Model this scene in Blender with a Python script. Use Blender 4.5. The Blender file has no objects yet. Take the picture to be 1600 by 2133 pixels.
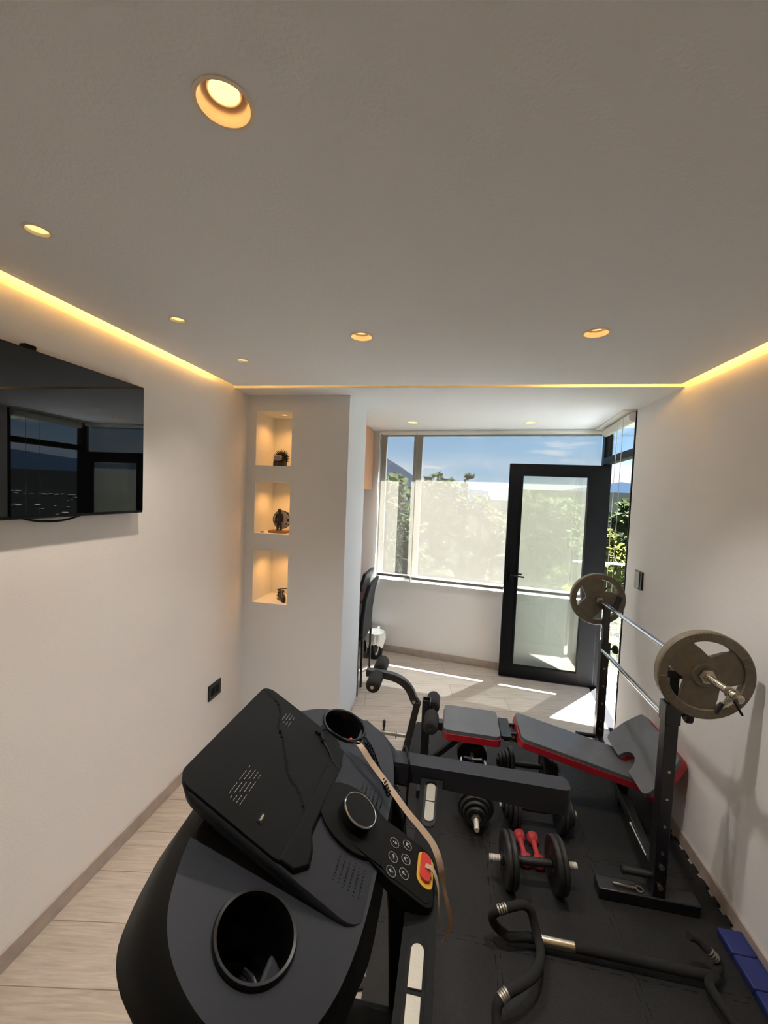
import bpy, bmesh, math, random
from mathutils import Vector, Matrix
from mathutils.geometry import tessellate_polygon
from math import sin, cos, pi, radians as rad
random.seed(7)
sc = bpy.context.scene
COL = sc.collection

# ------------------------------------------------------------------ camera
yaw, pitch, roll, FPX = -.17184, -.05007, .04084, 852.418
fwd = Vector((sin(yaw)*cos(pitch), cos(yaw)*cos(pitch), sin(pitch)))
rt = Vector((cos(yaw), -sin(yaw), 0)); up = rt.cross(fwd)
r2 = rt*cos(roll)+up*sin(roll); u2 = -rt*sin(roll)+up*cos(roll)
cam = bpy.data.cameras.new('camera'); cam_o = bpy.data.objects.new('camera', cam); COL.objects.link(cam_o)
cam.sensor_fit = 'VERTICAL'; cam.sensor_height = 32; cam.sensor_width = 24; cam.lens = FPX/2133*32
cam.clip_start = .02; cam.clip_end = 5000
M = Matrix((r2, u2, -fwd)).transposed().to_4x4(); M.translation = (0, 0, 1.75); cam_o.matrix_world = M
sc.camera = cam_o

# ------------------------------------------------------------------ view, sky, sun
sc.view_settings.view_transform = 'Standard'; sc.view_settings.look = 'None'
sc.view_settings.exposure = 0.88; sc.view_settings.gamma = 1; sc.view_settings.use_curve_mapping = False
cy = sc.cycles
cy.use_denoising = True; cy.max_bounces = 14; cy.diffuse_bounces = 8; cy.glossy_bounces = 6
cy.transparent_max_bounces = 16; cy.transmission_bounces = 8; cy.sample_clamp_indirect = 6; cy.caustics_reflective = False
cy.caustics_refractive = False
SUN_STRENGTH = 96.0; SKY_STRENGTH = .98; DOWNLIGHT_W = 33.0; COVE_EMIT = 20.0

def lin(c): return tuple((x/12.92 if x <= .04045 else ((x+.055)/1.055)**2.4) for x in c)
def S(r, g, b): return lin((r/255, g/255, b/255))+(1,)

W = bpy.data.worlds.new('sky'); sc.world = W; W.use_nodes = True
nt = W.node_tree; N = nt.nodes; Lk = nt.links
for n in list(N): N.remove(n)
wo = N.new('ShaderNodeOutputWorld'); bg = N.new('ShaderNodeBackground'); bg.inputs[1].default_value = SKY_STRENGTH
tc = N.new('ShaderNodeTexCoord'); sx = N.new('ShaderNodeSeparateXYZ'); Lk.new(tc.outputs['Generated'], sx.inputs[0])
rp = N.new('ShaderNodeValToRGB'); Lk.new(sx.outputs[2], rp.inputs[0])
els = rp.color_ramp.elements
els[0].position = 0.0; els[0].color = S(208, 222, 234)
els[1].position = .55; els[1].color = S(92, 146, 212)
e = els.new(.05); e.color = S(172, 204, 232)
e = els.new(.16); e.color = S(142, 186, 228)
mp = N.new('ShaderNodeMapping'); mp.inputs['Scale'].default_value = (3.2, 3.2, 13); Lk.new(tc.outputs['Generated'], mp.inputs[0])
nz = N.new('ShaderNodeTexNoise'); nz.inputs['Scale'].default_value = 2.2; nz.inputs['Detail'].default_value = 8; nz.inputs['Roughness'].default_value = .6
Lk.new(mp.outputs[0], nz.inputs[0])
cr = N.new('ShaderNodeValToRGB'); Lk.new(nz.outputs[0], cr.inputs[0])
cr.color_ramp.elements[0].position = .55; cr.color_ramp.elements[0].color = (0, 0, 0, 1)
cr.color_ramp.elements[1].position = .70; cr.color_ramp.elements[1].color = (1, 1, 1, 1)
lo = N.new('ShaderNodeMapRange'); lo.inputs['From Min'].default_value = .10; lo.inputs['From Max'].default_value = .03
Lk.new(sx.outputs[2], lo.inputs[0])           # cloud bank near the horizon
n2 = N.new('ShaderNodeTexNoise'); n2.inputs['Scale'].default_value = 1.3; n2.inputs['Detail'].default_value = 6; Lk.new(mp.outputs[0], n2.inputs[0])
mr2 = N.new('ShaderNodeMapRange'); mr2.inputs['From Min'].default_value = .36; mr2.inputs['From Max'].default_value = .6; Lk.new(n2.outputs[0], mr2.inputs[0])
mu = N.new('ShaderNodeMath'); mu.operation = 'MULTIPLY'; Lk.new(lo.outputs[0], mu.inputs[0]); Lk.new(mr2.outputs[0], mu.inputs[1])
mx0 = N.new('ShaderNodeMath'); mx0.operation = 'MAXIMUM'; Lk.new(cr.outputs[0], mx0.inputs[0]); Lk.new(mu.outputs[0], mx0.inputs[1])
mix = N.new('ShaderNodeMixRGB'); Lk.new(mx0.outputs[0], mix.inputs[0]); Lk.new(rp.outputs[0], mix.inputs[1]); mix.inputs[2].default_value = S(238, 240, 244)
gm = N.new('ShaderNodeMapRange'); gm.inputs['From Min'].default_value = -.015; gm.inputs['From Max'].default_value = -.03; Lk.new(sx.outputs[2], gm.inputs[0])
gmix = N.new('ShaderNodeMixRGB'); Lk.new(gm.outputs[0], gmix.inputs[0]); Lk.new(mix.outputs[0], gmix.inputs[1]); gmix.inputs[2].default_value = (.10, .12, .09, 1)
Lk.new(gmix.outputs[0], bg.inputs[0]); Lk.new(bg.outputs[0], wo.inputs[0])

sun = bpy.data.lights.new('sun', 'SUN'); sun.energy = SUN_STRENGTH; sun.angle = rad(.53); sun.color = (.98, .985, 1)
sun_o = bpy.data.objects.new('sun', sun); COL.objects.link(sun_o)
sun_dir = Vector((-.65*.425, -.76*.425, -.905)); sun_o.rotation_euler = sun_dir.to_track_quat('-Z', 'Y').to_euler(); sun_o.location = (6, 8, 12)

# ------------------------------------------------------------------ materials
MATS = {}
def mat(name, col, rough=.6, metal=0., bump=0., bscale=200., spec=.5, var=0., vscale=6., emit=0., coat=0.):
    if name in MATS: return MATS[name]
    m = bpy.data.materials.new(name); m.use_nodes = True; t = m.node_tree; b = t.nodes['Principled BSDF']
    b.inputs['Base Color'].default_value = col; b.inputs['Roughness'].default_value = rough; b.inputs['Metallic'].default_value = metal
    b.inputs['Specular IOR Level'].default_value = spec; b.inputs['Coat Weight'].default_value = coat
    g = t.nodes.new('ShaderNodeNewGeometry')
    if var > 0:
        n = t.nodes.new('ShaderNodeTexNoise'); n.inputs['Scale'].default_value = vscale; n.inputs['Detail'].default_value = 6
        t.links.new(g.outputs['Position'], n.inputs[0])
        mr = t.nodes.new('ShaderNodeMapRange'); mr.inputs['From Min'].default_value = .3; mr.inputs['From Max'].default_value = .7
        mr.inputs['To Min'].default_value = 1-var; mr.inputs['To Max'].default_value = 1+var; t.links.new(n.outputs[0], mr.inputs[0])
        mm = t.nodes.new('ShaderNodeMixRGB'); mm.blend_type = 'MULTIPLY'; mm.inputs[0].default_value = 1; mm.inputs[1].default_value = col
        t.links.new(mr.outputs[0], mm.inputs[2]); t.links.new(mm.outputs[0], b.inputs['Base Color'])
    if bump > 0:
        n = t.nodes.new('ShaderNodeTexNoise'); n.inputs['Scale'].default_value = bscale; n.inputs['Detail'].default_value = 4
        t.links.new(g.outputs['Position'], n.inputs[0])
        bp = t.nodes.new('ShaderNodeBump'); bp.inputs['Strength'].default_value = bump; bp.inputs['Distance'].default_value = .002
        t.links.new(n.outputs[0], bp.inputs['Height']); t.links.new(bp.outputs[0], b.inputs['Normal'])
    if emit > 0:
        b.inputs['Emission Color'].default_value = col; b.inputs['Emission Strength'].default_value = emit
    MATS[name] = m; return m
M_wall = mat('white_paint', S(234, 233, 232), .92, bump=.25, bscale=160, spec=.2)
M_niche = mat('shaded_white_paint', S(220, 225, 231), .92, bump=.25, bscale=160, spec=.2)  # the walls' white paint with shade put into its colour, cooler and greyer
M_ceil = mat('ceiling_paint', S(236, 240, 245), .95, bump=.6, bscale=120, spec=.15)
M_base = mat('baseboard_tile', S(172, 160, 150), .5, var=.12, vscale=14)
M_blk = mat('black_plastic', S(15, 16, 16), .48, bump=.12, bscale=500, spec=.10)
M_tray = mat('charcoal_plastic', S(34, 37, 43), .5, bump=.1, bscale=500, spec=.22)
M_gloss = mat('gloss_black', S(6, 6, 7), .14)
M_cup = mat('cup_black', S(6, 6, 7), .26)
M_steel = mat('black_steel', S(19, 19, 20), .32, bump=.1, bscale=300, spec=.6)
M_frame = mat('black_aluminium', S(6, 6, 8), .45, spec=.12)
M_chrome = mat('chrome', S(205, 205, 205), .16, 1.)
M_thread = mat('threaded_steel', S(215, 210, 200), .42, .5)
M_bolt = mat('bolt_steel', S(190, 185, 170), .3, 1.)
M_iron = mat('iron_plate', S(116, 108, 92), .55, .35, bump=.5, bscale=220, var=.12, vscale=40)
M_rub = mat('black_rubber', S(17, 17, 18), .55, bump=.3, bscale=300)
M_foam = mat('black_foam', S(15, 15, 15), .85, bump=.5, bscale=400)
M_vinyl = mat('grey_vinyl', S(84, 86, 89), .42, bump=.25, bscale=60, var=.08, vscale=9)
M_red = mat('red_vinyl', S(140, 14, 30), .45, bump=.2, bscale=90)
M_redv = mat('red_dumbbell', S(150, 42, 46), .55)
M_silver = mat('silver_pad', S(156, 152, 142), .42, .75, bump=.15, bscale=120)
M_strap = mat('beige_strap', S(150, 130, 110), .8, bump=.4, bscale=700)
M_keyred = mat('key_red', S(168, 42, 34), .45)
M_keyyel = mat('key_yellow', S(186, 146, 44), .5)
M_print = mat('grey_print', S(150, 150, 150), .6)
M_wood = mat('cabinet_wood', S(186, 140, 104), .5, var=.1, vscale=30)
M_dwood = mat('dark_wood', S(60, 28, 24), .5)
M_leather = mat('grey_leather', S(44, 46, 48), .7, spec=.2, bump=.2, bscale=150)
M_white = mat('white_plastic', S(232, 232, 228), .45)
M_grey = mat('grey_metal', S(140, 138, 132), .35, .6)
M_bag = mat('bin_bag', S(225, 225, 222), .35)
M_blue = mat('blue_vinyl', S(24, 36, 96), .55, bump=.3, bscale=120)
M_warm = mat('lamp_white', S(240, 226, 205), .6)
M_fig = mat('dark_resin', S(38, 34, 32), .5)
M_figg = mat('grey_resin', S(150, 142, 138), .6)
M_disc = mat('pale_disc', S(205, 200, 196), .6)
M_tan = mat('tan_wood', S(170, 120, 70), .5)
M_terr = mat('terrace_tile', S(186, 186, 184), .6, var=.06, vscale=3)
M_soff = mat('outside_soffit', S(222, 222, 216), .9)
M_trunk = mat('bark', S(96, 82, 66), .9, var=.2, vscale=8)
M_haze_near = mat('hazed_near_slope', S(200, 208, 214), .95, spec=0, var=.1, vscale=.01)  # distance haze put into the base colour as pale grey-blue
M_haze_far = mat('hazed_far_slope', S(212, 226, 238), .95, spec=0)  # paler blue, more haze mixed into the colour
def emis(name, col, s):
    m = bpy.data.materials.new(name); m.use_nodes = True; t = m.node_tree
    for n in list(t.nodes): t.nodes.remove(n)
    o = t.nodes.new('ShaderNodeOutputMaterial'); e_ = t.nodes.new('ShaderNodeEmission'); e_.inputs[0].default_value = col; e_.inputs[1].default_value = s
    t.links.new(e_.outputs[0], o.inputs[0]); return m
M_led = emis('led_tape', (1, .47, .075, 1), COVE_EMIT)
M_led2 = emis('led_added_glow', (1, .50, .10, 1), COVE_EMIT*.16)  # weaker emission for the box added above the tape
M_bulb = emis('bulb_face', (1, .66, .22, 1), 1.6)
M_bulb2 = emis('bulb_face_small', (1, .78, .30, 1), .68)

def glass(name, tint, f0=.06):
    m = bpy.data.materials.new(name); m.use_nodes = True; t = m.node_tree
    for n in list(t.nodes): t.nodes.remove(n)
    o = t.nodes.new('ShaderNodeOutputMaterial'); tr = t.nodes.new('ShaderNodeBsdfTransparent'); gl = t.nodes.new('ShaderNodeBsdfGlossy')
    tr.inputs[0].default_value = tint; gl.inputs['Roughness'].default_value = .01
    mx = t.nodes.new('ShaderNodeMixShader'); g = t.nodes.new('ShaderNodeNewGeometry'); dp = t.nodes.new('ShaderNodeVectorMath'); dp.operation = 'DOT_PRODUCT'
    t.links.new(g.outputs['Incoming'], dp.inputs[0]); t.links.new(g.outputs['Normal'], dp.inputs[1])
    def mth(op, a, b):
        n = t.nodes.new('ShaderNodeMath'); n.operation = op
        for i, q in enumerate((a, b)):
            if isinstance(q, float): n.inputs[i].default_value = q
            elif q is not None: t.links.new(q, n.inputs[i])
        return n.outputs[0]
    c5 = mth('POWER', mth('SUBTRACT', 1.0, mth('ABSOLUTE', dp.outputs['Value'], None)), 5.0)
    t.links.new(mth('ADD', mth('MULTIPLY', c5, 1-f0), f0), mx.inputs[0])
    t.links.new(tr.outputs[0], mx.inputs[1]); t.links.new(gl.outputs[0], mx.inputs[2]); t.links.new(mx.outputs[0], o.inputs[0]); return m
M_glass = glass('clear_glass', (.97, .985, .98, 1), .05)
M_dglass = glass('door_glass', (.9, .93, .9, 1), .07)

def blind_mat():                       # woven screen fabric: see-through face on, closed to steep light
    m = bpy.data.materials.new('screen_fabric'); m.use_nodes = True; t = m.node_tree
    for n in list(t.nodes): t.nodes.remove(n)
    o = t.nodes.new('ShaderNodeOutputMaterial'); tr = t.nodes.new('ShaderNodeBsdfTransparent')
    tl = t.nodes.new('ShaderNodeBsdfTranslucent'); df = t.nodes.new('ShaderNodeBsdfDiffuse')
    tl.inputs[0].default_value = (.150, .138, .114, 1); df.inputs[0].default_value = S(225, 220, 208)
    m1 = t.nodes.new('ShaderNodeMixShader'); m1.inputs[0].default_value = .42; t.links.new(tl.outputs[0], m1.inputs[1]); t.links.new(df.outputs[0], m1.inputs[2])
    g = t.nodes.new('ShaderNodeNewGeometry'); dp = t.nodes.new('ShaderNodeVectorMath'); dp.operation = 'DOT_PRODUCT'
    t.links.new(g.outputs['Incoming'], dp.inputs[0]); t.links.new(g.outputs['Normal'], dp.inputs[1])
    ab = t.nodes.new('ShaderNodeMath'); ab.operation = 'ABSOLUTE'; t.links.new(dp.outputs['Value'], ab.inputs[0])
    mr = t.nodes.new('ShaderNodeMapRange'); mr.inputs['From Min'].default_value = .335; mr.inputs['From Max'].default_value = .85
    mr.inputs['To Min'].default_value = 0.0; mr.inputs['To Max'].default_value = .50
    t.links.new(ab.outputs[0], mr.inputs[0])
    wv = t.nodes.new('ShaderNodeTexNoise'); wv.inputs['Scale'].default_value = 60; t.links.new(g.outputs['Position'], wv.inputs[0])
    m2 = t.nodes.new('ShaderNodeMixShader'); t.links.new(mr.outputs[0], m2.inputs[0]); t.links.new(m1.outputs[0], m2.inputs[1]); t.links.new(tr.outputs[0], m2.inputs[2])
    t.links.new(m2.outputs[0], o.inputs[0]); return m
M_blind = blind_mat()

def floor_mat():
    m = bpy.data.materials.new('wood_look_tile'); m.use_nodes = True; t = m.node_tree; b = t.nodes['Principled BSDF']
    g = t.nodes.new('ShaderNodeNewGeometry')
    br = t.nodes.new('ShaderNodeTexBrick'); br.offset = .37; br.inputs['Scale'].default_value = 1
    br.inputs['Brick Width'].default_value = 1.2; br.inputs['Row Height'].default_value = .215; br.inputs['Mortar Size'].default_value = .0016
    br.inputs['Color1'].default_value = S(178, 169, 158); br.inputs['Color2'].default_value = S(167, 157, 145); br.inputs['Mortar'].default_value = S(120, 108, 96)
    ro = t.nodes.new('ShaderNodeMapping'); ro.inputs['Rotation'].default_value = (0, 0, -.17); ro.inputs['Location'].default_value = (.1, -.03, 0); t.links.new(g.outputs['Position'], ro.inputs[0])
    t.links.new(ro.outputs[0], br.inputs[0])
    mp_ = t.nodes.new('ShaderNodeMapping'); mp_.inputs['Scale'].default_value = (2.2, 26, 1); t.links.new(ro.outputs[0], mp_.inputs[0])
    n = t.nodes.new('ShaderNodeTexNoise'); n.inputs['Scale'].default_value = 2.5; n.inputs['Detail'].default_value = 8; n.inputs['Roughness'].default_value = .65; n.inputs['Distortion'].default_value = .6
    t.links.new(mp_.outputs[0], n.inputs[0])
    mr = t.nodes.new('ShaderNodeMapRange'); mr.inputs['From Min'].default_value = .3; mr.inputs['From Max'].default_value = .7; mr.inputs['To Min'].default_value = .76; mr.inputs['To Max'].default_value = 1.16
    t.links.new(n.outputs[0], mr.inputs[0])
    mm = t.nodes.new('ShaderNodeMixRGB'); mm.blend_type = 'MULTIPLY'; mm.inputs[0].default_value = 1
    t.links.new(br.outputs[0], mm.inputs[1]); t.links.new(mr.outputs[0], mm.inputs[2]); t.links.new(mm.outputs[0], b.inputs['Base Color'])
    b.inputs['Roughness'].default_value = .42; b.inputs['Specular IOR Level'].default_value = .4
    return m
M_floor = floor_mat()

def mat_tile():
    m = bpy.data.materials.new('foam_tile'); m.use_nodes = True; t = m.node_tree; b = t.nodes['Principled BSDF']
    g = t.nodes.new('ShaderNodeNewGeometry'); n = t.nodes.new('ShaderNodeTexNoise'); n.inputs['Scale'].default_value = 260; n.inputs['Detail'].default_value = 3
    t.links.new(g.outputs['Position'], n.inputs[0])
    r = t.nodes.new('ShaderNodeValToRGB'); r.color_ramp.elements[0].position = .35; r.color_ramp.elements[0].color = S(14, 14, 14)
    r.color_ramp.elements[1].position = .75; r.color_ramp.elements[1].color = S(36, 35, 35); t.links.new(n.outputs[0], r.inputs[0]); t.links.new(r.outputs[0], b.inputs['Base Color'])
    b.inputs['Roughness'].default_value = .62; b.inputs['Specular IOR Level'].default_value = .3
    bp = t.nodes.new('ShaderNodeBump'); bp.inputs['Strength'].default_value = .5; bp.inputs['Distance'].default_value = .002
    t.links.new(n.outputs[0], bp.inputs['Height']); t.links.new(bp.outputs[0], b.inputs['Normal']); return m
M_tile = mat_tile()
def leaf_mat(name, a, b_, thin=True):
    m = bpy.data.materials.new(name); m.use_nodes = True; t = m.node_tree; b = t.nodes['Principled BSDF']
    g = t.nodes.new('ShaderNodeNewGeometry'); n = t.nodes.new('ShaderNodeTexNoise'); n.inputs['Scale'].default_value = 1.6; n.inputs['Detail'].default_value = 4
    t.links.new(g.outputs['Position'], n.inputs[0]); r = t.nodes.new('ShaderNodeValToRGB')
    r.color_ramp.elements[0].position = .38; r.color_ramp.elements[0].color = a; r.color_ramp.elements[1].position = .62; r.color_ramp.elements[1].color = b_
    t.links.new(n.outputs[0], r.inputs[0]); t.links.new(r.outputs[0], b.inputs['Base Color']); b.inputs['Roughness'].default_value = .7
    b.inputs['Specular IOR Level'].default_value = 0.0
    if thin:
        tl = t.nodes.new('ShaderNodeBsdfTranslucent'); t.links.new(r.outputs[0], tl.inputs[0]); mx = t.nodes.new('ShaderNodeMixShader'); mx.inputs[0].default_value = .55
        t.links.new(b.outputs[0], mx.inputs[1]); t.links.new(tl.outputs[0], mx.inputs[2]); t.links.new(mx.outputs[0], t.nodes['Material Output'].inputs[0])
    return m
M_leafD = leaf_mat('eucalyptus_leaves', S(32, 40, 26), S(60, 67, 46))
M_leafL = leaf_mat('bright_leaves', S(58, 66, 30), S(108, 110, 56))
M_grass = leaf_mat('hillside_grass', S(20, 25, 12), S(32, 32, 18), False)
M_city = leaf_mat('wooded_slope', S(7, 9, 8), S(12, 14, 13), False)

# ------------------------------------------------------------------ mesh helpers
class MB:
    def __init__(s): s.bm = bmesh.new()
    def face(s, pts):
        vs = [s.bm.verts.new(p) for p in pts]
        return s.bm.faces.new(vs)
    def box(s, x0, x1, y0, y1, z0, z1):
        return s.obox(Vector(((x0+x1)/2, (y0+y1)/2, (z0+z1)/2)), (1, 0, 0), (0, 1, 0), (x1-x0)/2, (y1-y0)/2, (z1-z0)/2)
    def obox(s, c, ax, ay, hx, hy, hz):
        c = Vector(c); ax = Vector(ax).normalized(); ay = Vector(ay).normalized(); az = ax.cross(ay).normalized(); ay = az.cross(ax)
        v = [s.bm.verts.new(c+ax*hx*i+ay*hy*j+az*hz*k) for k in (-1, 1) for j in (-1, 1) for i in (-1, 1)]
        for f in ((0, 2, 3, 1), (4, 5, 7, 6), (0, 1, 5, 4), (2, 6, 7, 3), (0, 4, 6, 2), (1, 3, 7, 5)): s.bm.faces.new([v[i] for i in f])
        return s
    def beam(s, p, q, w, h, up_=(0, 0, 1)):
        p = Vector(p); q = Vector(q); d = q-p; side = Vector(up_).cross(d)
        if side.length < 1e-6: side = Vector((1, 0, 0))
        return s.obox((p+q)/2, d, side, d.length/2, w/2, h/2)
    def tube(s, pts, r, n=12, caps=True, rs=None):
        pts = [Vector(p) for p in pts]; rings = []
        t0 = (pts[1]-pts[0]).normalized(); ref = Vector((0, 0, 1)) if abs(t0.z) < .9 else Vector((1, 0, 0))
        nx = t0.cross(ref).normalized()
        for i, p in enumerate(pts):
            a = pts[max(i-1, 0)]; b = pts[min(i+1, len(pts)-1)]; t = (b-a).normalized()
            nx = (nx-t*nx.dot(t)).normalized(); ny = t.cross(nx)
            rr = rs[i] if rs else r
            rings.append([s.bm.verts.new(p+nx*rr*cos(2*pi*k/n)+ny*rr*sin(2*pi*k/n)) for k in range(n)])
        for a, b in zip(rings, rings[1:]):
            for k in range(n): s.bm.faces.new((a[k], a[(k+1) % n], b[(k+1) % n], b[k]))
        if caps: s.bm.faces.new(rings[0][::-1]); s.bm.faces.new(rings[-1])
        return s
    def ribbon(s, pts, w, th=.0015, wdir=(0, 1, 0)):
        pts = [Vector(p) for p in pts]; wdirs = wdir if isinstance(wdir, list) else [Vector(wdir)]*len(pts); rings = []
        for i, p in enumerate(pts):
            t = (pts[min(i+1, len(pts)-1)]-pts[max(i-1, 0)]).normalized(); wd = Vector(wdirs[i]); wd = (wd-t*wd.dot(t)).normalized(); n = t.cross(wd)
            rings.append([s.bm.verts.new(p+wd*a*w/2+n*b*th/2) for a, b in ((-1, -1), (1, -1), (1, 1), (-1, 1))])
        for a, b in zip(rings, rings[1:]):
            for k in range(4): s.bm.faces.new((a[k], a[(k+1) % 4], b[(k+1) % 4], b[k]))
        s.bm.faces.new(rings[0][::-1]); s.bm.faces.new(rings[-1]); return s
    def lathe(s, prof, c=(0, 0, 0), axis=(0, 0, 1), n=32, close=False):
        c = Vector(c); a = Vector(axis).normalized(); ref = Vector((1, 0, 0)) if abs(a.x) < .9 else Vector((0, 1, 0))
        ux = (ref-a*ref.dot(a)).normalized(); uy = a.cross(ux); rings = []
        for r, h in prof:
            if r < 1e-6: rings.append([s.bm.verts.new(c+a*h)])
            else: rings.append([s.bm.verts.new(c+a*h+ux*r*cos(2*pi*k/n)+uy*r*sin(2*pi*k/n)) for k in range(n)])
        seq = list(zip(rings, rings[1:]))
        if close: seq.append((rings[-1], rings[0]))
        for p, q in seq:
            for k in range(n):
                k2 = (k+1) % n
                if len(p) == 1 and len(q) == 1: continue
                if len(p) == 1: s.bm.faces.new((p[0], q[k2], q[k]))
                elif len(q) == 1: s.bm.faces.new((p[k], p[k2], q[0]))
                else: s.bm.faces.new((p[k], p[k2], q[k2], q[k]))
        return s
    def cyl(s, p, q, r, n=20, r1=None):
        p = Vector(p); q = Vector(q); h = (q-p).length
        return s.lathe([(0, 0), (r, 0), (r if r1 is None else r1, h), (0, h)], p, q-p, n)
    def plate(s, loops, fa, fb):
        """loops: outer + holes in 2D; fa / fb map a 2D point to the two faces"""
        tri = tessellate_polygon([[Vector((x, y, 0)) for x, y in l] for l in loops])
        flat = [p for l in loops for p in l]
        A = [s.bm.verts.new(fa(*p)) for p in flat]; B = [s.bm.verts.new(fb(*p)) for p in flat]
        for t in tri:
            try:
                s.bm.faces.new([A[i] for i in t]); s.bm.faces.new([B[i] for i in reversed(t)])
            except ValueError: pass
        o = 0
        for l in loops:
            n = len(l)
            for i in range(n):
                j = (i+1) % n; s.bm.faces.new((A[o+i], B[o+i], B[o+j], A[o+j]))
            o += n
        return s
    def slab(s, outline, ztop, zbot, holes=()):
        zt = ztop if callable(ztop) else (lambda x, y: ztop); zb = zbot if callable(zbot) else (lambda x, y: zbot)
        return s.plate([outline]+list(holes), lambda x, y: Vector((x, y, zt(x, y))), lambda x, y: Vector((x, y, zb(x, y))))
    def loft(s, rings, cap0=True, cap1=True):
        R = [[s.bm.verts.new(p) for p in r] for r in rings]; n = len(R[0])
        for a, b in zip(R, R[1:]):
            for k in range(n): s.bm.faces.new((a[k], a[(k+1) % n], b[(k+1) % n], b[k]))
        if cap0: s.bm.faces.new(R[0][::-1])
        if cap1: s.bm.faces.new(R[-1])
        return s
    def ball(s, c, rx, ry=None, rz=None, n=16):
        ry = ry or rx; rz = rz or rx; c = Vector(c); m = n//2; rows = []
        for i in range(m+1):
            th = pi*i/m
            if i in (0, m): rows.append([s.bm.verts.new(c+Vector((0, 0, rz*cos(th))))])
            else: rows.append([s.bm.verts.new(c+Vector((rx*sin(th)*cos(2*pi*k/n), ry*sin(th)*sin(2*pi*k/n), rz*cos(th)))) for k in range(n)])
        for p, q in zip(rows, rows[1:]):
            for k in range(n):
                k2 = (k+1) % n
                if len(p) == 1: s.bm.faces.new((p[0], q[k], q[k2]))
                elif len(q) == 1: s.bm.faces.new((p[k], q[0], p[k2]))
                else: s.bm.faces.new((p[k], q[k], q[k2], p[k2]))
        return s
ORG = {}
def finish(name, mb, m, org, bev=0., seg=2, smooth=35):
    bmesh.ops.recalc_face_normals(mb.bm, faces=mb.bm.faces)
    me = bpy.data.meshes.new(name); bmesh.ops.translate(mb.bm, verts=mb.bm.verts, vec=-Vector(org)); mb.bm.to_mesh(me); mb.bm.free()
    for mm in (m if isinstance(m, (list, tuple)) else [m]): me.materials.append(mm)
    if smooth:
        me.polygons.foreach_set('use_smooth', [True]*len(me.polygons)); me.set_sharp_from_angle(angle=rad(smooth))
    o = bpy.data.objects.new(name, me); COL.objects.link(o)
    if bev > 0:
        b = o.modifiers.new('bevel', 'BEVEL'); b.width = bev; b.segments = seg; b.limit_method = 'ANGLE'; b.angle_limit = rad(40); b.use_clamp_overlap = True
    return o
def part(name, mb, m, parent, bev=0., seg=2, smooth=35, label=None, kind=None):
    org = ORG[parent.name]; o = finish(name, mb, m, org, bev, seg, smooth); o.parent = parent; ORG[o.name] = org
    if label: o['label'] = label
    if kind: o['kind'] = kind
    return o
def thing(name, label, cat, loc, group=None, kind=None):
    o = bpy.data.objects.new(name, None); COL.objects.link(o); o.empty_display_size = .05; o.location = loc
    o['label'] = label; o['category'] = cat; ORG[o.name] = Vector(loc)
    if group: o['group'] = group
    if kind: o['kind'] = kind
    return o
def single(name, mb, m, label, cat, loc=(0, 0, 0), group=None, bev=0., seg=2, smooth=35, kind=None):
    o = finish(name, mb, m, loc, bev, seg, smooth); o.location = loc; ORG[o.name] = Vector(loc); o['label'] = label; o['category'] = cat
    if group: o['group'] = group
    if kind: o['kind'] = kind
    return o
def struct(name, mb, m, parent=None, bev=0., label=None, smooth=35):
    if parent is None:
        o = finish(name, mb, m, (0, 0, 0), bev, 2, smooth); ORG[o.name] = Vector((0, 0, 0)); o['kind'] = 'structure'
        if label: o['label'] = label
        return o
    return part(name, mb, m, parent, bev, 2, smooth, label)
def dup(root, loc=None, rotz=None, label=None, group=None):
    r = root.copy(); COL.objects.link(r)
    if loc is not None: r.location = loc
    if rotz is not None: r.rotation_euler = (0, 0, rotz)
    if label: r['label'] = label
    if group: r['group'] = group
    for ch in list(root.children):
        c = ch.copy(); COL.objects.link(c); c.parent = r
        for g in list(ch.children):
            d = g.copy(); COL.objects.link(d); d.parent = c
    return r
def circ(cx, cy_, r, n=28): return [(cx+r*cos(2*pi*k/n), cy_+r*sin(2*pi*k/n)) for k in range(n)]
def rrect(x0, x1, y0, y1, r, n=6):
    o = []
    for cx, cy_, a in ((x1-r, y1-r, 0), (x0+r, y1-r, pi/2), (x0+r, y0+r, pi), (x1-r, y0+r, 3*pi/2)):
        o += [(cx+r*cos(a+pi/2*k/n), cy_+r*sin(a+pi/2*k/n)) for k in range(n+1)]
    return o
def spline(pts, n=8):
    pts = [Vector(p) for p in pts]; out = []
    P = [pts[0]*2-pts[1]]+pts+[pts[-1]*2-pts[-2]]
    for i in range(1, len(P)-2):
        for k in range(n):
            t = k/n; a, b, c, d = P[i-1], P[i], P[i+1], P[i+2]
            out.append(.5*((2*b)+(c-a)*t+(2*a-5*b+4*c-d)*t*t+(3*b-a-3*c+d)*t**3))
    out.append(pts[-1]); return out
def text(name, body, size, m, parent, origin, xdir, ydir, ext=.0004):
    cu = bpy.data.curves.new(name, 'FONT'); cu.body = body; cu.size = size; cu.extrude = ext; cu.align_x = 'CENTER'; cu.align_y = 'CENTER'
    cu.materials.append(m); tmp = bpy.data.objects.new(name, cu); COL.objects.link(tmp); bpy.context.view_layer.update()
    me = bpy.data.meshes.new_from_object(tmp.evaluated_get(bpy.context.evaluated_depsgraph_get())); bpy.data.objects.remove(tmp)
    o = bpy.data.objects.new(name, me); COL.objects.link(o); o.parent = parent
    x = Vector(xdir).normalized(); y = Vector(ydir).normalized(); z = x.cross(y)
    mm = Matrix((x, y, z)).transposed().to_4x4(); mm.translation = Vector(origin)-ORG[parent.name]; o.matrix_local = mm
    return o

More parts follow.
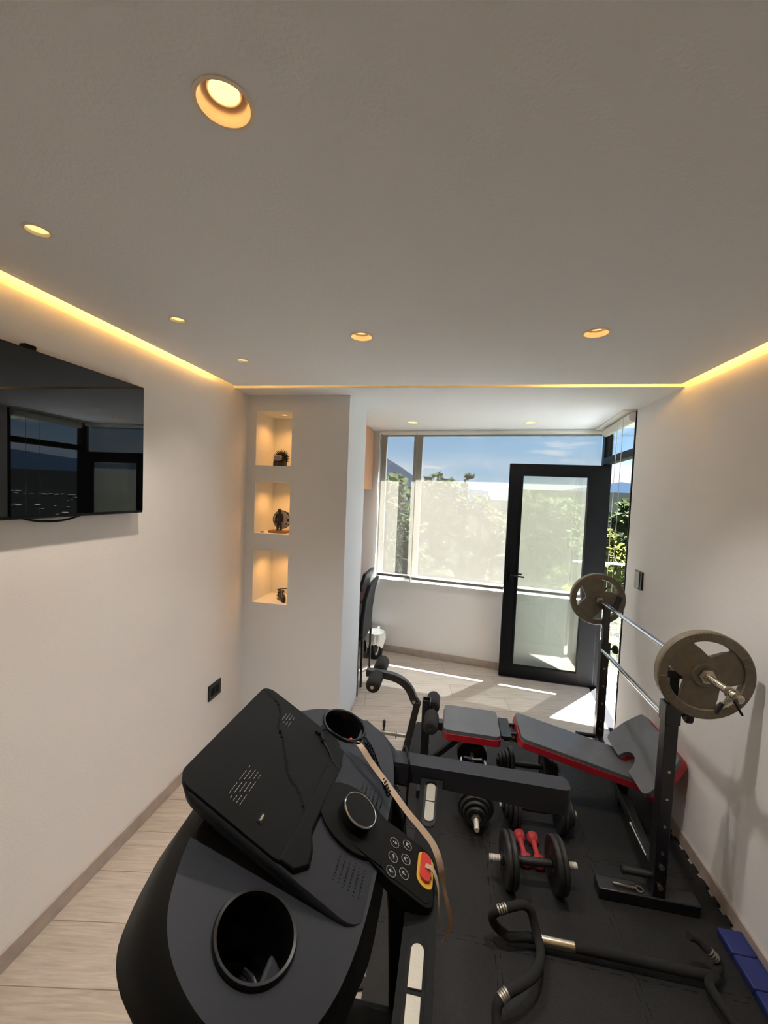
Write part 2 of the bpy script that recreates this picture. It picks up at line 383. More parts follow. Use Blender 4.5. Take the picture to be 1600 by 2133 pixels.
# ------------------------------------------------------------------ room shell
L, R, ZC, BACK = -1.5023, 1.230, 2.40, -1.7
WA = .1367                                    # window wall leans by this slope
def wy(x, off=0.): return 4.372-WA*(x+.712)+off
# floor
struct('floor', MB().slab([(L-.2, BACK-.2), (R+.02, BACK-.2), (R+.02, 3.17), (1.345, 4.06), (1.345, wy(1.345, .05)), (L-.2, wy(L-.2, .05))], 0, -.12), M_floor)
# walls
struct('wall_left', MB().box(L-.15, L, BACK-.15, 4.75, 0, 2.62), M_wall)
struct('wall_right', MB().box(R, R+.17, BACK-.15, 3.17, 0, 2.62), M_wall)
struct('wall_back', MB().box(L-.15, R+.17, BACK-.15, BACK, 0, 2.62), M_wall)
# niche block with three lit recesses
P, D1, D2 = -.7465, 2.757, 3.293
nz_ = [(.903, 1.288), (1.412, 1.787), (1.902, 2.288)]
nx0, nx1, nd = -1.432, -1.162, .30
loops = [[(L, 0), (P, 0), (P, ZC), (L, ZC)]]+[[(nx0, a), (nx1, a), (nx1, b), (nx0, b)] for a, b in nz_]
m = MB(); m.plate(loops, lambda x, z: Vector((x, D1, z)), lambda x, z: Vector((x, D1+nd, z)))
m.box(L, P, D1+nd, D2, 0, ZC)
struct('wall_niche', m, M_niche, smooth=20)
# window wall (faces the room), sill at .77
def wallbox(x0, x1, z0, z1, o0=0., o1=.15):
    v = MB(); v.slab([(x0, wy(x0, o0)), (x1, wy(x1, o0)), (x1, wy(x1, o1)), (x0, wy(x0, o1))], z1, z0); return v
m = wallbox(L, 1.345, 0, .782)
for a in ((L, -.84, .782, 2.62), (-.84, 1.345, 2.385, 2.62)):
    m.slab([(a[0], wy(a[0])), (a[1], wy(a[1])), (a[1], wy(a[1], .15)), (a[0], wy(a[0], .15))], a[3], a[2])
struct('wall_window', m, M_wall, smooth=20)
struct('trim_1', wallbox(-.84, 1.30, .782, .797, -.004, .15), M_white, label='white window sill')
# main ceiling with holes for the downlights
DL = [(-.423, .671, .046), (-1.121, .936, .029), (-1.126, 1.496, .029), (-1.125, 2.002, .029), (-.425, 1.720, .046), (.508, 1.743, .046)]
DL2 = [(-.426, 3.818, .046), (.607, 3.750, .046)]
x0c, x1c, yc = L+.0476, R-.049, 2.5016
struct('ceiling', MB().slab([(x0c, BACK), (x1c, BACK), (x1c, yc), (x0c, yc)], ZC+.012, ZC, [circ(x, y, r) for x, y, r in DL]), M_ceil, smooth=20)
yb = 2.5624
m = MB(); m.slab([(L, yb), (R, yb), (R, 3.17), (1.345, 4.06), (1.345, wy(1.345, .05)), (L, wy(L, .05))], ZC+.16, ZC, [circ(x, y, r) for x, y, r in DL2])
struct('ceiling_soffit', m, M_ceil, smooth=20)
m = MB(); m.slab([(L-.2, BACK-.25), (2.7, BACK-.25), (2.7, wy(2.7, .2)), (L-.2, wy(L-.2, .2))], 2.9, 2.62)
m.slab([(R+.17, BACK-.25), (2.7, BACK-.25), (2.7, wy(2.7, .2)), (1.40, wy(1.40, .2)), (1.40, 4.1), (R+.17, 3.19)], 2.62, 2.45)
m.slab([(L-.2, wy(L-.2, .15)), (1.40, wy(1.40, .15)), (1.40, wy(1.40, .2)), (L-.2, wy(L-.2, .2))], 2.62, 2.45)
struct('roof_slab', m, M_soff, smooth=20)
# baseboards
struct('baseboard_left', MB().box(L, L+.01, BACK, D1, 0, .072), M_base, bev=.002)
struct('baseboard_right', MB().box(R-.01, R, BACK, 3.17, 0, .072), M_base, bev=.002)
struct('baseboard_window', wallbox(L, 1.30, 0, .075, -.011, -.001), M_base, bev=.002)
struct('baseboard_niche', MB().box(L+.01, P+.0, D1-.01, D1, 0, .072).box(P, P+.01, D1-.01, D2, 0, .012), M_base, bev=.002)
# terrace
m = MB(); m.slab([(R+.17, 1.0), (2.7, 1.0), (2.7, 4.6), (1.2, 4.62), (1.2, wy(1.2, .16)), (1.36, wy(1.36, .1)), (1.36, 4.06), (R+.02, 3.17), (R+.17, 3.16)], -.005, -.2)
struct('terrace_floor', m, M_terr)

# ------------------------------------------------------------------ windows and door
w1 = thing('window_1', 'wide black-framed window behind the roller blinds', 'window', (0, 4.3, 0)); w1['kind'] = 'structure'
del w1['category']
def fr(x0, x1, z0, z1): return wallbox(x0, x1, z0, z1, .09, .14)
part('frame', fr(-.84, -.775, .797, 2.385).slab([(-.775, wy(-.775, .09)), (1.345, wy(1.345, .09)), (1.345, wy(1.345, .14)), (-.775, wy(-.775, .14))], .84, .797)
     .slab([(-.775, wy(-.775, .09)), (1.345, wy(1.345, .09)), (1.345, wy(1.345, .14)), (-.775, wy(-.775, .14))], 2.385, 2.36), M_grey, w1)
part('mullion', fr(-.47, -.375, .83, 2.36), M_grey, w1)
part('glass_pane', wallbox(-.775, 1.345, .83, 2.36, .112, .118), M_glass, w1)
# corner post, header bar and top light on the terrace side
A2, B2 = Vector((1.262, 3.175, 0)), Vector((1.345, 4.03, 0)); dd = (B2-A2).normalized()
w2 = thing('window_2', 'black framed top light above the open terrace door', 'window', (1.3, 3.6, 0)); w2['kind'] = 'structure'; del w2['category']
part('corner_post', MB().obox(B2+dd*.04+Vector((0, 0, 1.2)), dd, (0, 0, 1), .045, 1.2, .035), M_frame, w2, .003)
part('jamb', MB().obox(A2+dd*.012+Vector((0, 0, 1.2)), dd, (0, 0, 1), .012, 1.2, .035), M_frame, w2, .002)
part('transom', MB().obox((A2+B2)/2+Vector((0, 0, 2.105)), dd, (0, 0, 1), .42, .028, .035), M_frame, w2, .003)
part('threshold', MB().obox((A2+B2)/2+Vector((0, 0, .004)), dd, (0, 0, 1), .44, .005, .035), M_frame, w2)
part('glass_pane', MB().obox((A2+B2)/2+Vector((0, 0, 2.265)), dd, (0, 0, 1), .42, .135, .003), M_glass, w2)
# the door leaf, swung open in front of the window wall
d1 = thing('door_1', 'black framed glass door standing open in front of the window', 'door', (1.33, 4.03, 0)); d1['kind'] = 'structure'; del d1['category']
def dy(x): return 4.03+.05*(1.33-x)
def dbox(x0, x1, z0, z1, a=-.022, b=.022):
    v = MB(); v.slab([(x0, dy(x0)+a), (x1, dy(x1)+a), (x1, dy(x1)+b), (x0, dy(x0)+b)], z1, z0); return v
o = dbox(.496, .612, .012, 2.065)
for a in ((1.20, 1.335, .012, 2.065), (.612, 1.20, .012, .112), (.612, 1.20, 1.962, 2.065)):
    o.slab([(a[0], dy(a[0])-.022), (a[1], dy(a[1])-.022), (a[1], dy(a[1])+.022), (a[0], dy(a[0])+.022)], a[3], a[2])
part('door_frame', o, M_frame, d1, .002)
o = dbox(.606, .622, .106, 1.968, -.027, .027)
for a in ((1.19, 1.206, .106, 1.968), (.622, 1.19, .106, .122), (.622, 1.19, 1.952, 1.968)):
    o.slab([(a[0], dy(a[0])-.027), (a[1], dy(a[1])-.027), (a[1], dy(a[1])+.027), (a[0], dy(a[0])+.027)], a[3], a[2])
part('glazing_bead', o, M_frame, d1)
part('glass_pane', dbox(.618, 1.194, .118, 1.956, -.003, .003), M_dglass, d1)
for s in (-1, 1):
    yy = dy(.555)+s*.022
    h = MB().obox((.555, yy+s*.004, .99), (1, 0, 0), (0, 0, 1), .02, .055, .004)
    h.cyl((.555, yy, 1.0), (.555, yy+s*.05, 1.0), .009, 12); h.tube([(.55, yy+s*.047, 1.0), (.62, yy+s*.05, 1.0), (.67, yy+s*.048, .996)], .008, 10)
    part('handle', h, M_frame, d1, .001)

# roller blinds on the window wall
def blind(x0, x1, zb, off, label):
    t = thing('roller_blind', label, 'blind', ((x0+x1)/2, wy((x0+x1)/2, -off), zb), 'cream screen blinds')
    m_ = MB(); m_.face([(x0, wy(x0, -off), zb+.012), (x1, wy(x1, -off), zb+.012), (x1, wy(x1, -off), 2.37), (x0, wy(x0, -off), 2.37)])
    part('fabric', m_, M_blind, t, smooth=0)
    part('bottom_rail', wallbox(x0, x1, zb-.012, zb+.014, -off-.007, -off+.007), M_grey, t, .003)
    a = Vector((x0, wy(x0, -.035), 2.375)); b = Vector((x1, wy(x1, -.035), 2.375))
    part('tube', MB().cyl(a, b, .021, 20), M_white, t)
    return t
b1 = blind(-.803, -.432, .850, .034, 'narrow left roller blind, let down to the sill')
part('chain', MB().tube([(-.825, wy(-.825, -.03), 2.37), (-.832, wy(-.83, -.03), 1.5), (-.838, wy(-.83, -.03), .82)], .0025, 6), M_grey, b1)
part('chain_weight', MB().cyl((-.838, wy(-.83, -.03), .82), (-.838, wy(-.83, -.03), .765), .010, 10), M_white, b1)
b2_ = blind(-.424, 1.300, .838, .026, 'wide right roller blind glowing behind the open door')
part('chain_weight', MB().cyl((-.435, wy(-.43, -.04), .835), (-.435, wy(-.43, -.04), .80), .008, 10), M_white, b2_)
# rolled-up blind over the terrace opening
b3 = thing('roller_blind', 'rolled up blind with hanging cords above the terrace door opening', 'blind', (1.24, 3.6, 2.37))
nrm = Vector((-dd.y, dd.x, 0))
part('roll', MB().cyl(A2+nrm*.045+Vector((0, 0, 2.352))+dd*.01, B2+nrm*.045+Vector((0, 0, 2.352))-dd*.06, .034, 24), M_white, b3)
part('cassette', MB().obox((A2+B2)/2+nrm*.06+Vector((0, 0, 2.394)), dd, (0, 0, 1), .43, .005, .06), M_white, b3)
for k, c in enumerate((.12, .27)):
    q = A2+nrm*.085+dd*c
    part('cord', MB().tube([q+Vector((0, 0, 2.36)), q+Vector((0, 0, .13))], .0022, 6), M_white, b3)
q = A2+nrm*.085+dd*.195+Vector((0, 0, .10))
part('cord_weight', MB().lathe([(0, -.05), (.02, -.045), (.022, 0), (.018, .045), (0, .05)], q, n=16), M_white, b3)

# ------------------------------------------------------------------ ceiling lights
def downlight(x, y, r, z, label, group, big=True, watts=DOWNLIGHT_W):
    t = thing('recessed_downlight', label, 'ceiling light', (x, y, z), group)
    part('reflector', MB().lathe([(r+.006, -.0015), (r+.006, .0), (r-.001, .0), (r*.72, r*.75), (r*.72, r*.8), (r-.004, .004), (r+.002, -.0015)][0:0] or
         [(r+.005, .0), (r+.005, -.002), (r-.002, -.002), (r*.66, r*.95), (r*.66, r*1.6), (r*.7, r*1.6), (r*.72, r*.95), (r-.0005, .0005)], (x, y, z), n=36), M_warm, t)
    if big:
        part('lamp_ring', MB().lathe([(r*.56, r*.42), (r*.60, r*.40), (r*.63, r*.44), (r*.63, r*1.5), (r*.46, r*1.5), (r*.46, r*.95)], (x, y, z), n=32, close=True), M_warm, t)
    part('bulb', MB().lathe([(0, r*.98), (r*.46, r*1.0), (r*.46, r*1.2), (0, r*1.2)] if big else [(0, r*.2), (r*.9, r*.2), (r*.9, r*.3), (0, r*.3)], (x, y, z), n=24), M_bulb if big else M_bulb2, t)
    if big:
        l = bpy.data.lights.new('can_lamp', 'POINT'); l.energy = .045 if y < 3 else .11; l.color = (1, .56, .20); l.shadow_soft_size = r*.3
        q_ = bpy.data.objects.new('can_lamp', l); COL.objects.link(q_); q_.parent = t; q_.location = (0, 0, r*.6)
    l = bpy.data.lights.new('downlight_lamp', 'SPOT'); l.energy = watts; l.spot_size = rad(100); l.spot_blend = 1.0; l.color = (1, .93, .86) if big else (1, .82, .66); l.shadow_soft_size = r*.6
    lo_ = bpy.data.objects.new('downlight_lamp', l); COL.objects.link(lo_); lo_.parent = t; lo_.location = (0, 0, -.004)
    return t
labs = ['large recessed downlight nearest the camera, deep cone with lit lamp', 'small round downlight by the left cove, above the television', 'small round downlight by the left cove, second one back from the television',
        'smallest looking downlight, at the far left corner of the main ceiling', 'recessed downlight in the middle of the main ceiling\'s far row', 'recessed downlight on the right of the main ceiling\'s far row']
for (x, y, r), lb in zip(DL, labs):
    big = r > .04; downlight(x, y, r, ZC, lb, 'large ceiling downlights' if big else 'small ceiling downlights', big, DOWNLIGHT_W if big else DOWNLIGHT_W*(.5 if y < 1.9 else .16))
for (x, y, r), lb in zip(DL2, ['downlight in the soffit near the wooden wall cabinet', 'downlight in the soffit in front of the open door']):
    downlight(x, y, r, ZC, lb, 'large ceiling downlights', True, DOWNLIGHT_W*.6)
# cove led tapes lying on top of the dropped ceiling
def led(box, label, n=0):
    o = single('led_strip', MB().box(*box), M_led, label, 'light strip', ((box[0]+box[1])/2, (box[2]+box[3])/2, box[4]), 'cove light strips', smooth=0)
    b = MB().box(box[0], box[1], box[2], box[3], box[5]+.001, box[5]+.10); part('added_glow', b, M_led2, o, smooth=0); return o  # unseen glowing box added above the tape to spread light down the wall
led((x0c+.046, x0c+.052, BACK+.02, 2.30, 2.428, 2.446), 'warm light tape glowing in the cove along the left wall')
led((x1c-.052, x1c-.046, BACK+.02, 2.44, 2.428, 2.446), 'warm light tape glowing in the cove along the right wall')
led((.52, 1.12, yc-.052, yc-.046, 2.428, 2.446), 'warm light tape in the slot between main ceiling and soffit')
# lights of the three niches
for k, (a, b) in enumerate(nz_):
    nm = ('bottom', 'middle', 'top')[k]
    t = thing('niche_downlight', 'small warm spotlight inside the %s wall niche' % nm, 'ceiling light', (-1.281, 2.887, b), 'niche lights')
    part('rim', MB().lathe([(.020, -.001), (.026, -.001), (.026, -.004), (.020, -.004)], (-1.281, 2.887, b), n=24, close=True), M_warm, t)
    part('bulb', MB().lathe([(0, -.0015), (.019, -.0015), (.019, -.003), (0, -.003)], (-1.281, 2.887, b), n=20), M_bulb2, t)
    l = bpy.data.lights.new('niche_lamp', 'SPOT'); l.energy = 2.1; l.spot_size = rad(140); l.spot_blend = .7; l.color = (1, .43, .10); l.shadow_soft_size = .015
    lo_ = bpy.data.objects.new('niche_lamp', l); COL.objects.link(lo_); lo_.parent = t; lo_.location = (0, 0, -.008)

# ------------------------------------------------------------------ television and wall plates
tv = thing('television', 'black flat television with glossy reflecting screen on the left wall', 'television', (L, 1.2, 1.604))
ty0, ty1, tz0, tz1, tx = .68, 1.709, 1.604, 2.187, L+.05
M_scr = mat('tv_glass', S(4, 4, 5), .015, spec=.5)
part('bracket', MB().box(L+.002, L+.012, 1.0, 1.4, 1.75, 2.05), M_steel, tv)
part('casing', MB().box(L+.012, tx-.002, ty0, ty1, tz0, tz1), M_blk, tv, .004)
part('screen', MB().box(tx-.002, tx, ty0+.004, ty1-.004, tz0+.012, tz1-.004), M_scr, tv)
part('cable', MB().tube(spline([(L+.02, 1.15, tz0+.01), (L+.02, 1.24, tz0-.012), (L+.02, 1.34, tz0-.014), (L+.02, 1.44, tz0+.01)]), .004, 8), M_blk, tv)
single('webcam', MB().box(L+.018, tx-.005, 1.175, 1.215, tz1, tz1+.016), M_blk, 'small black sensor box standing on the television top edge', 'camera', (L+.03, 1.19, tz1), bev=.004)
po = thing('power_outlet', 'black power outlet plate low on the left wall', 'outlet', (L, 2.405, .41))
part('plate', MB().box(L, L+.009, 2.335, 2.472, .355, .455), M_gloss, po, .002)
part('socket', MB().box(L+.009, L+.0105, 2.36, 2.40, .38, .43).box(L+.009, L+.0105, 2.41, 2.45, .38, .43), M_blk, po)
sw = thing('light_switch', 'black and grey switch plate on the right wall beside the door opening', 'switch', (R, 2.95, 1.23))
part('plate', MB().box(R-.012, R, 2.895, 2.998, 1.172, 1.292), M_gloss, sw, .002)
part('rocker', MB().box(R-.016, R-.011, 2.925, 2.994, 1.177, 1.287), M_grey, sw, .001)

# ------------------------------------------------------------------ back room: cabinet, desk, chairs, bin
cb = thing('wall_cabinet', 'light oak wall cabinet high on the left of the back room', 'cabinet', (-1.2, 3.85, 1.765))
part('body', MB().box(L, -.92, 3.30, 4.36, 1.765, 2.395), M_wood, cb, .001)
part('door', MB().box(-.92, -.902, 3.31, 3.83, 1.765, 2.39), M_wood, cb, .001); part('door', MB().box(-.92, -.902, 3.835, 4.36, 1.765, 2.39), M_wood, cb, .001)
dk = thing('desk', 'dark desk tucked behind the niche wall, only its brown end panel showing', 'desk', (-1.1, 3.7, 0))
part('desk_top', MB().box(L+.02, -.80, 3.30, 4.25, .72, .75), M_dwood, dk, .002)
part('end_panel', MB().box(-.80, -.742, 3.30, 3.335, 0, .36).box(L+.02, -.80, 3.30, 3.335, 0, .72), M_dwood, dk, .001)
def chair(y, label, px):
    t = thing('desk_chair', label, 'chair', (px, y, 0), 'charcoal chairs at the desk')
    prof = [(px+.05, .47), (px+.055, .62), (px+.075, .80), (px+.11, .93)]
    v = MB()
    rings = []
    for (x, z) in prof: rings.append([(x, y-.2, z), (x-.035, y-.2, z), (x-.035, y+.2, z), (x, y+.2, z)])
    v.loft([[Vector(q_) for q_ in r_] for r_ in rings]); part('backrest', v, M_leather, t, .012, 3)
    part('seat', MB().box(px-.36, px+.055, y-.21, y+.21, .42, .48), M_leather, t, .015, 3)
    for sx_ in (-.33, .045):
        for sy_ in (-.18, .18): part('leg', MB().tube([(px+sx_, y+sy_, .43), (px+sx_*1.02, y+sy_*1.03, 0.0)], .011, 10), M_steel, t)
    return t
chair(3.68, 'nearer charcoal leather chair beside the niche wall', -.80)
chair(4.12, 'farther charcoal leather chair, mostly hidden behind the nearer one', -.94)
bn = thing('waste_bin', 'black waste bin lined with a white plastic bag under the window', 'bin', (-.76, 4.19, 0))
bx, by = -.765, 4.19
part('bin_body', MB().lathe([(0, 0), (.078, 0), (.098, .25), (.094, .25), (.075, .01), (0, .01)], (bx, by, 0), n=28), M_gloss, bn)
v = MB(); n_ = 40; rg = []
for h, r_, amp in ((.10, .087, .004), (.17, .099, .004), (.215, .112, .010), (.245, .108, .006), (.27, .098, .003), (.255, .092, .002), (.16, .08, .008), (.10, .03, .008)):
    rg.append([Vector((bx+(r_+amp*sin(5*k)+amp*.6*sin(11*k))*cos(2*pi*k/n_), by+(r_+amp*cos(4*k))*sin(2*pi*k/n_), h+(.05*abs(sin(3*pi*k/n_+.6)) if h == .10 and r_ > .05 else 0))) for k in range(n_)])
v.loft(rg, cap0=False); part('bin_bag', v, M_bag, bn, smooth=80)
part('rim', MB().lathe([(.098, .30), (.101, .30), (.101, .255), (.098, .255)], (bx, by, 0), n=28, close=True), M_glass, bn)

# ------------------------------------------------------------------ niche ornaments
zt = nz_[2][0]; fx, fy = -1.278, 2.83
t = thing('spiked_ornament', 'black ornament with a fan of spikes and a grey block in the top niche', 'ornament', (fx, fy, zt))
v = MB().box(fx-.05, fx+.05, fy-.03, fy+.035, zt, zt+.035); v.box(fx-.048, fx-.034, fy-.03, fy+.03, zt+.03, zt+.05); v.box(fx+.034, fx+.048, fy-.03, fy+.03, zt+.03, zt+.05)
part('base', v, M_fig, t, .003)
v = MB()
v.plate([[(fx+.055*cos(a), zt+.062+.055*sin(a)) for a in [pi*(-.18+1.36*k/24) for k in range(25)]]], lambda x, z: Vector((x, fy+.018, z)), lambda x, z: Vector((x, fy+.034, z)))
part('fan_back', v, M_fig, t)
for k in range(19):
    a = pi*(-.10+1.20*k/18); c_ = Vector((fx, fy+.026, zt+.062)); d_ = Vector((cos(a), 0, sin(a)))
    part('spike', MB().lathe([(0, .045), (.0055, .048), (.004, .066), (0, .084)], c_, d_, n=8), M_fig, t)
part('grey_block', MB().box(fx-.045, fx+.018, fy-.035, fy+.012, zt+.044, zt+.088), M_figg, t, .010, 3)
part('figure_body', MB().lathe([(0, 0), (.024, 0), (.02, .03), (.012, .046), (0, .047)], (fx-.014, fy-.012, zt+.001), n=16), M_fig, t)
t.scale = (.85, .85, .90)
zt = nz_[1][0]; fx, fy = -1.283, 2.86
t = thing('astronaut_statuette', 'dark standing figure before a round pale disc on the middle niche', 'statuette', (fx, fy, zt))
part('base', MB().box(fx-.085, fx+.078, fy-.055, fy+.05, zt, zt+.022), M_tan, t, .006, 3)
part('disc', MB().lathe([(0, -.004), (.078, -.004), (.081, 0), (.078, .004), (0, .004)], (fx+.012, fy+.02, zt+.115), (0, 1, 0), 40), M_disc, t)
part('disc_rim', MB().lathe([(.078, -.006), (.083, -.006), (.083, .006), (.078, .006)], (fx+.012, fy+.02, zt+.115), (0, 1, 0), 40, close=True), M_fig, t)
for dx, dz, rr in ((-.065, -.028, .019), (.075, .075, .012), (.081, -.002, .015), (.062, -.045, .011), (-.05, -.062, .008), (-.062, .048, .004), (.062, .028, .005), (.045, -.07, .006)):
    part('planet', MB().ball((fx+.012+dx*.8, fy+.013, zt+.115+dz*.8), rr*.85, rr*.5, rr*.85, 14), M_fig, t)
v = MB()
for s_ in (-1, 1):
    v.tube([(fx+.006+s_*.010, fy-.015, zt+.095), (fx+.006+s_*.014, fy-.017, zt+.06), (fx+.006+s_*.016, fy-.015, zt+.028)], .01, 10, rs=[.013, .011, .009])
    v.box(fx+.006+s_*.016-.009, fx+.006+s_*.016+.009, fy-.034, fy-.004, zt+.022, zt+.032)
    v.tube([(fx+.006+s_*.022, fy-.014, zt+.165), (fx+.006+s_*.032, fy-.018, zt+.13), (fx+.006+s_*.031, fy-.026, zt+.098)], .008, 10, rs=[.011, .009, .007])
v.loft([[Vector((fx+.006+a*cos(2*pi*k/16), fy-.013+b*sin(2*pi*k/16), zt+z)) for k in range(16)] for a, b, z in ((.018, .013, .09), (.021, .015, .115), (.024, .016, .15), (.024, .014, .168), (.011, .010, .178), (.009, .009, .184))])
part('figure', v, M_fig, t)
part('helmet', MB().ball((fx+.006, fy-.014, zt+.197), .018, .018, .019, 16), M_fig, t)
t.scale = (.82, .82, .84)
single('black_trinket', MB().box(-1.405, -1.382, 2.80, 2.82, zt, zt+.008), M_gloss, 'tiny black block lying at the left end of the middle niche', 'trinket', (-1.393, 2.81, zt), bev=.003)
zt = nz_[0][0]
t = thing('toy_motorcycle', 'small black model motorcycle parked in the bottom niche', 'toy motorcycle', (-1.2, 2.82, zt))
A_ = Vector((-1.185, 2.805, zt)); B_ = Vector((-1.27, 2.915, zt)); md = (A_-B_).normalized(); sd = Vector((-md.y, md.x, 0))
def wheel(c_, r_, w_): return MB().lathe([(r_*.45, -w_), (r_*.9, -w_), (r_, -w_*.5), (r_, w_*.5), (r_*.9, w_), (r_*.45, w_)], c_, sd, 24, close=True)
part('front_wheel', wheel(A_+Vector((0, 0, .032)), .032, .012), M_rub, t); part('rear_wheel', wheel(B_+Vector((0, 0, .032)), .032, .014), M_rub, t)
part('engine', MB().obox((A_+B_)/2+Vector((0, 0, .04)), md, sd, .034, .016, .022), M_fig, t, .006)
part('fuel_tank', MB().ball((A_*.62+B_*.38)+Vector((0, 0, .083)), .022, .022, .014, 14), M_fig, t)
part('saddle', MB().obox((A_*.2+B_*.8)+Vector((0, 0, .073)), md, sd, .034, .014, .008), M_fig, t, .005)
for s_ in (-1, 1): part('fork', MB().tube([A_+sd*s_*.014+Vector((0, 0, .032)), A_-md*.03+sd*s_*.014+Vector((0, 0, .10))], .003, 8), M_bolt, t)
part('handlebar', MB().tube(spline([A_-md*.045+sd*.045+Vector((0, 0, .106)), A_-md*.03+sd*.02+Vector((0, 0, .112)), A_-md*.03-sd*.02+Vector((0, 0, .112)), A_-md*.045-sd*.045+Vector((0, 0, .106))]), .004, 8), M_fig, t)
t.scale = (.85, .85, .85); t.location = (-1.228, 2.83, zt)
part('exhaust', MB().tube([(A_*.5+B_*.5)+sd*-.02+Vector((0, 0, .02)), B_-md*.03+sd*-.02+Vector((0, 0, .022))], .006, 10), M_bolt, t)

# ------------------------------------------------------------------ puzzle mat tiles
TS, NT = .4875, 6
def seam():
    p = TS/NT; a = .010; o_ = [(0, 0), (.12*p, -a)]
    for k in range(NT):
        o_ += [((k+.55)*p, -a), ((k+.45)*p, a)]
        if k < NT-1: o_ += [((k+1.05)*p, a), ((k+.95)*p, -a)]
    return o_+[(TS-.12*p, a)]
sm = seam()
outl = [(x, y) for x, y in sm]+[(TS+y, x) for x, y in sm]+[(TS-x+0, TS+yy_) for x, yy_ in [(TS-a, b) for a, b in reversed(sm[1:]+[(TS, 0)])]]+[(y, x) for x, y in reversed(sm[1:]+[(TS, 0)])]
cxy = TS/2; outl = [(cxy+(x-cxy)*.9965, cxy+(y-cxy)*.9965) for x, y in outl]
m = MB(); m.slab(outl, .012, 0); tile0 = single('puzzle_mat_tile', m, M_tile, 'x', 'floor mat', (0, 0, 0), 'black interlocking floor mats', smooth=0)
tl = {(0, 0): 'black foam mat tile under the treadmill strap end, left column nearest the camera', (1, 0): 'black foam mat tile under the left end of the pull-up bar, nearest row',
      (2, 0): 'black foam mat tile beside the blue folded mat, nearest row', (0, 1): 'black foam mat tile just right of the treadmill cross bar',
      (1, 1): 'black foam mat tile under the front dumbbell with chrome ends', (2, 1): 'black foam mat tile under the near foot of the bench rack',
      (0, 2): 'black foam mat tile under the near plates of the chrome framed bar', (1, 2): 'black foam mat tile under the middle dumbbell and behind the red ones',
      (2, 2): 'black foam mat tile under the rack\'s lower cross bar by the right wall', (0, 3): 'black foam mat tile at the front post of the bench, far left corner',
      (1, 3): 'black foam mat tile under the bench seat, far row', (2, 3): 'black foam mat tile under the curl pad, far right corner'}
for (i, j), lb in tl.items():
    loc = (-.246+i*TS, 1.08+j*TS, 0)
    if (i, j) == (0, 0): tile0.location = loc; tile0['label'] = lb
    else: dup(tile0, loc, None, lb)
FZ = .012

# ------------------------------------------------------------------ treadmill
TY = .907
tm = thing('treadmill', 'black treadmill with console, cup holders and handrails in the foreground', 'treadmill', (-.2, TY, 0))
def KZ(x, y=0): return .846-.6*x
def TZ(x, y=0): return .985-.35*(x+.3)
half = [(-.505, .0), (-.500, .13), (-.486, .20), (-.468, .262), (-.44, .325), (-.40, .37), (-.345, .402), (-.29, .415), (-.23, .408), (-.185, .375), (-.155, .315), (-.138, .24), (-.130, .15), (-.128, .0)]
half_s = spline([(a, b, 0) for a, b in half], 4)
outl = [(p.x, TY+p.y) for p in half_s]+[(p.x, TY-p.y) for p in reversed(half_s[1:-1])]
ccx = -.31
def ring(dx, ky, zf): return [Vector((x-dx*min(1, max(0, (-.15-x)/.3)), TY+(y-TY)*ky, zf(x))) for x, y in outl]
cups = [(-.30, .617), (-.318, 1.245)]
m = MB(); m.slab(outl, TZ, lambda x, y: TZ(x)-.012, [circ(cx, c_y, .066, 36) for cx, c_y in cups])
part('console_tray', m, M_tray, tm)
m = MB(); m.loft([ring(0, 1, TZ), ring(.03, 1.035, lambda x: TZ(x)-.014), ring(.088, 1.04, lambda x: min(.95, TZ(x)-.035)), ring(.085, .98, lambda x: .875), ring(.05, .85, lambda x: .81), ring(-.02, .6, lambda x: .765)], cap0=False)
part('console_shell', m, M_blk, tm, smooth=60)
for cx, c_y in cups:
    z_ = TZ(cx); ax = Vector((.35, 0, 1)).normalized()
    c = part('cup_holder', MB().lathe([(.0705, -.004), (.0735, .004), (.071, .009), (.066, .008), (.063, 0), (.060, -.02), (.050, -.13), (0, -.13)], (cx, c_y, z_), ax, 44), M_cup, tm, smooth=50)
    part('cup_base_ring', MB().lathe([(.036, -.128), (.038, -.120), (.041, -.120), (.043, -.128)], (cx, c_y, z_), ax, 40), M_tray, c)
def pring(i_, d, r): return [Vector((x, y, KZ(x)-d)) for x, y in rrect(-.526+i_, -.132-i_*.2, TY-.203+i_, TY+.203-i_, r, 8)]
m = MB(); m.loft([pring(.003, 0, .04), pring(0, .006, .042), pring(.004, .03, .042), pring(.03, .07, .05), [Vector((v_.x, v_.y, min(v_.z, TZ(v_.x)-.012))) for v_ in pring(.045, .11, .055)]])
pn = part('control_panel', m, M_tray, tm, smooth=50)
m = MB(); m.slab(rrect(-.522, -.283, TY-.199, TY+.199, .03), lambda x, y: KZ(x)+.008, lambda x, y: KZ(x)-.004)
scr = part('tablet_rest', m, M_blk, tm, .004, 2)
m = MB(); m.slab([(-.296, TY-.11), (-.296, TY+.17), (-.276, TY+.175), (-.268, TY+.13), (-.268, TY-.10), (-.254, TY-.135), (-.250, TY-.165), (-.272, TY-.195), (-.30, TY-.195)], lambda x, y: KZ(x)+.012, lambda x, y: KZ(x)-.002)
part('tablet_ledge', m, M_blk, tm, .003)
def on(x, y, h): return Vector((x, y, KZ(x)+h))
ex, ey = Vector((-1, 0, .6)).normalized(), Vector((0, 1, 0))     # reading directions for the user: up the slope / to the right
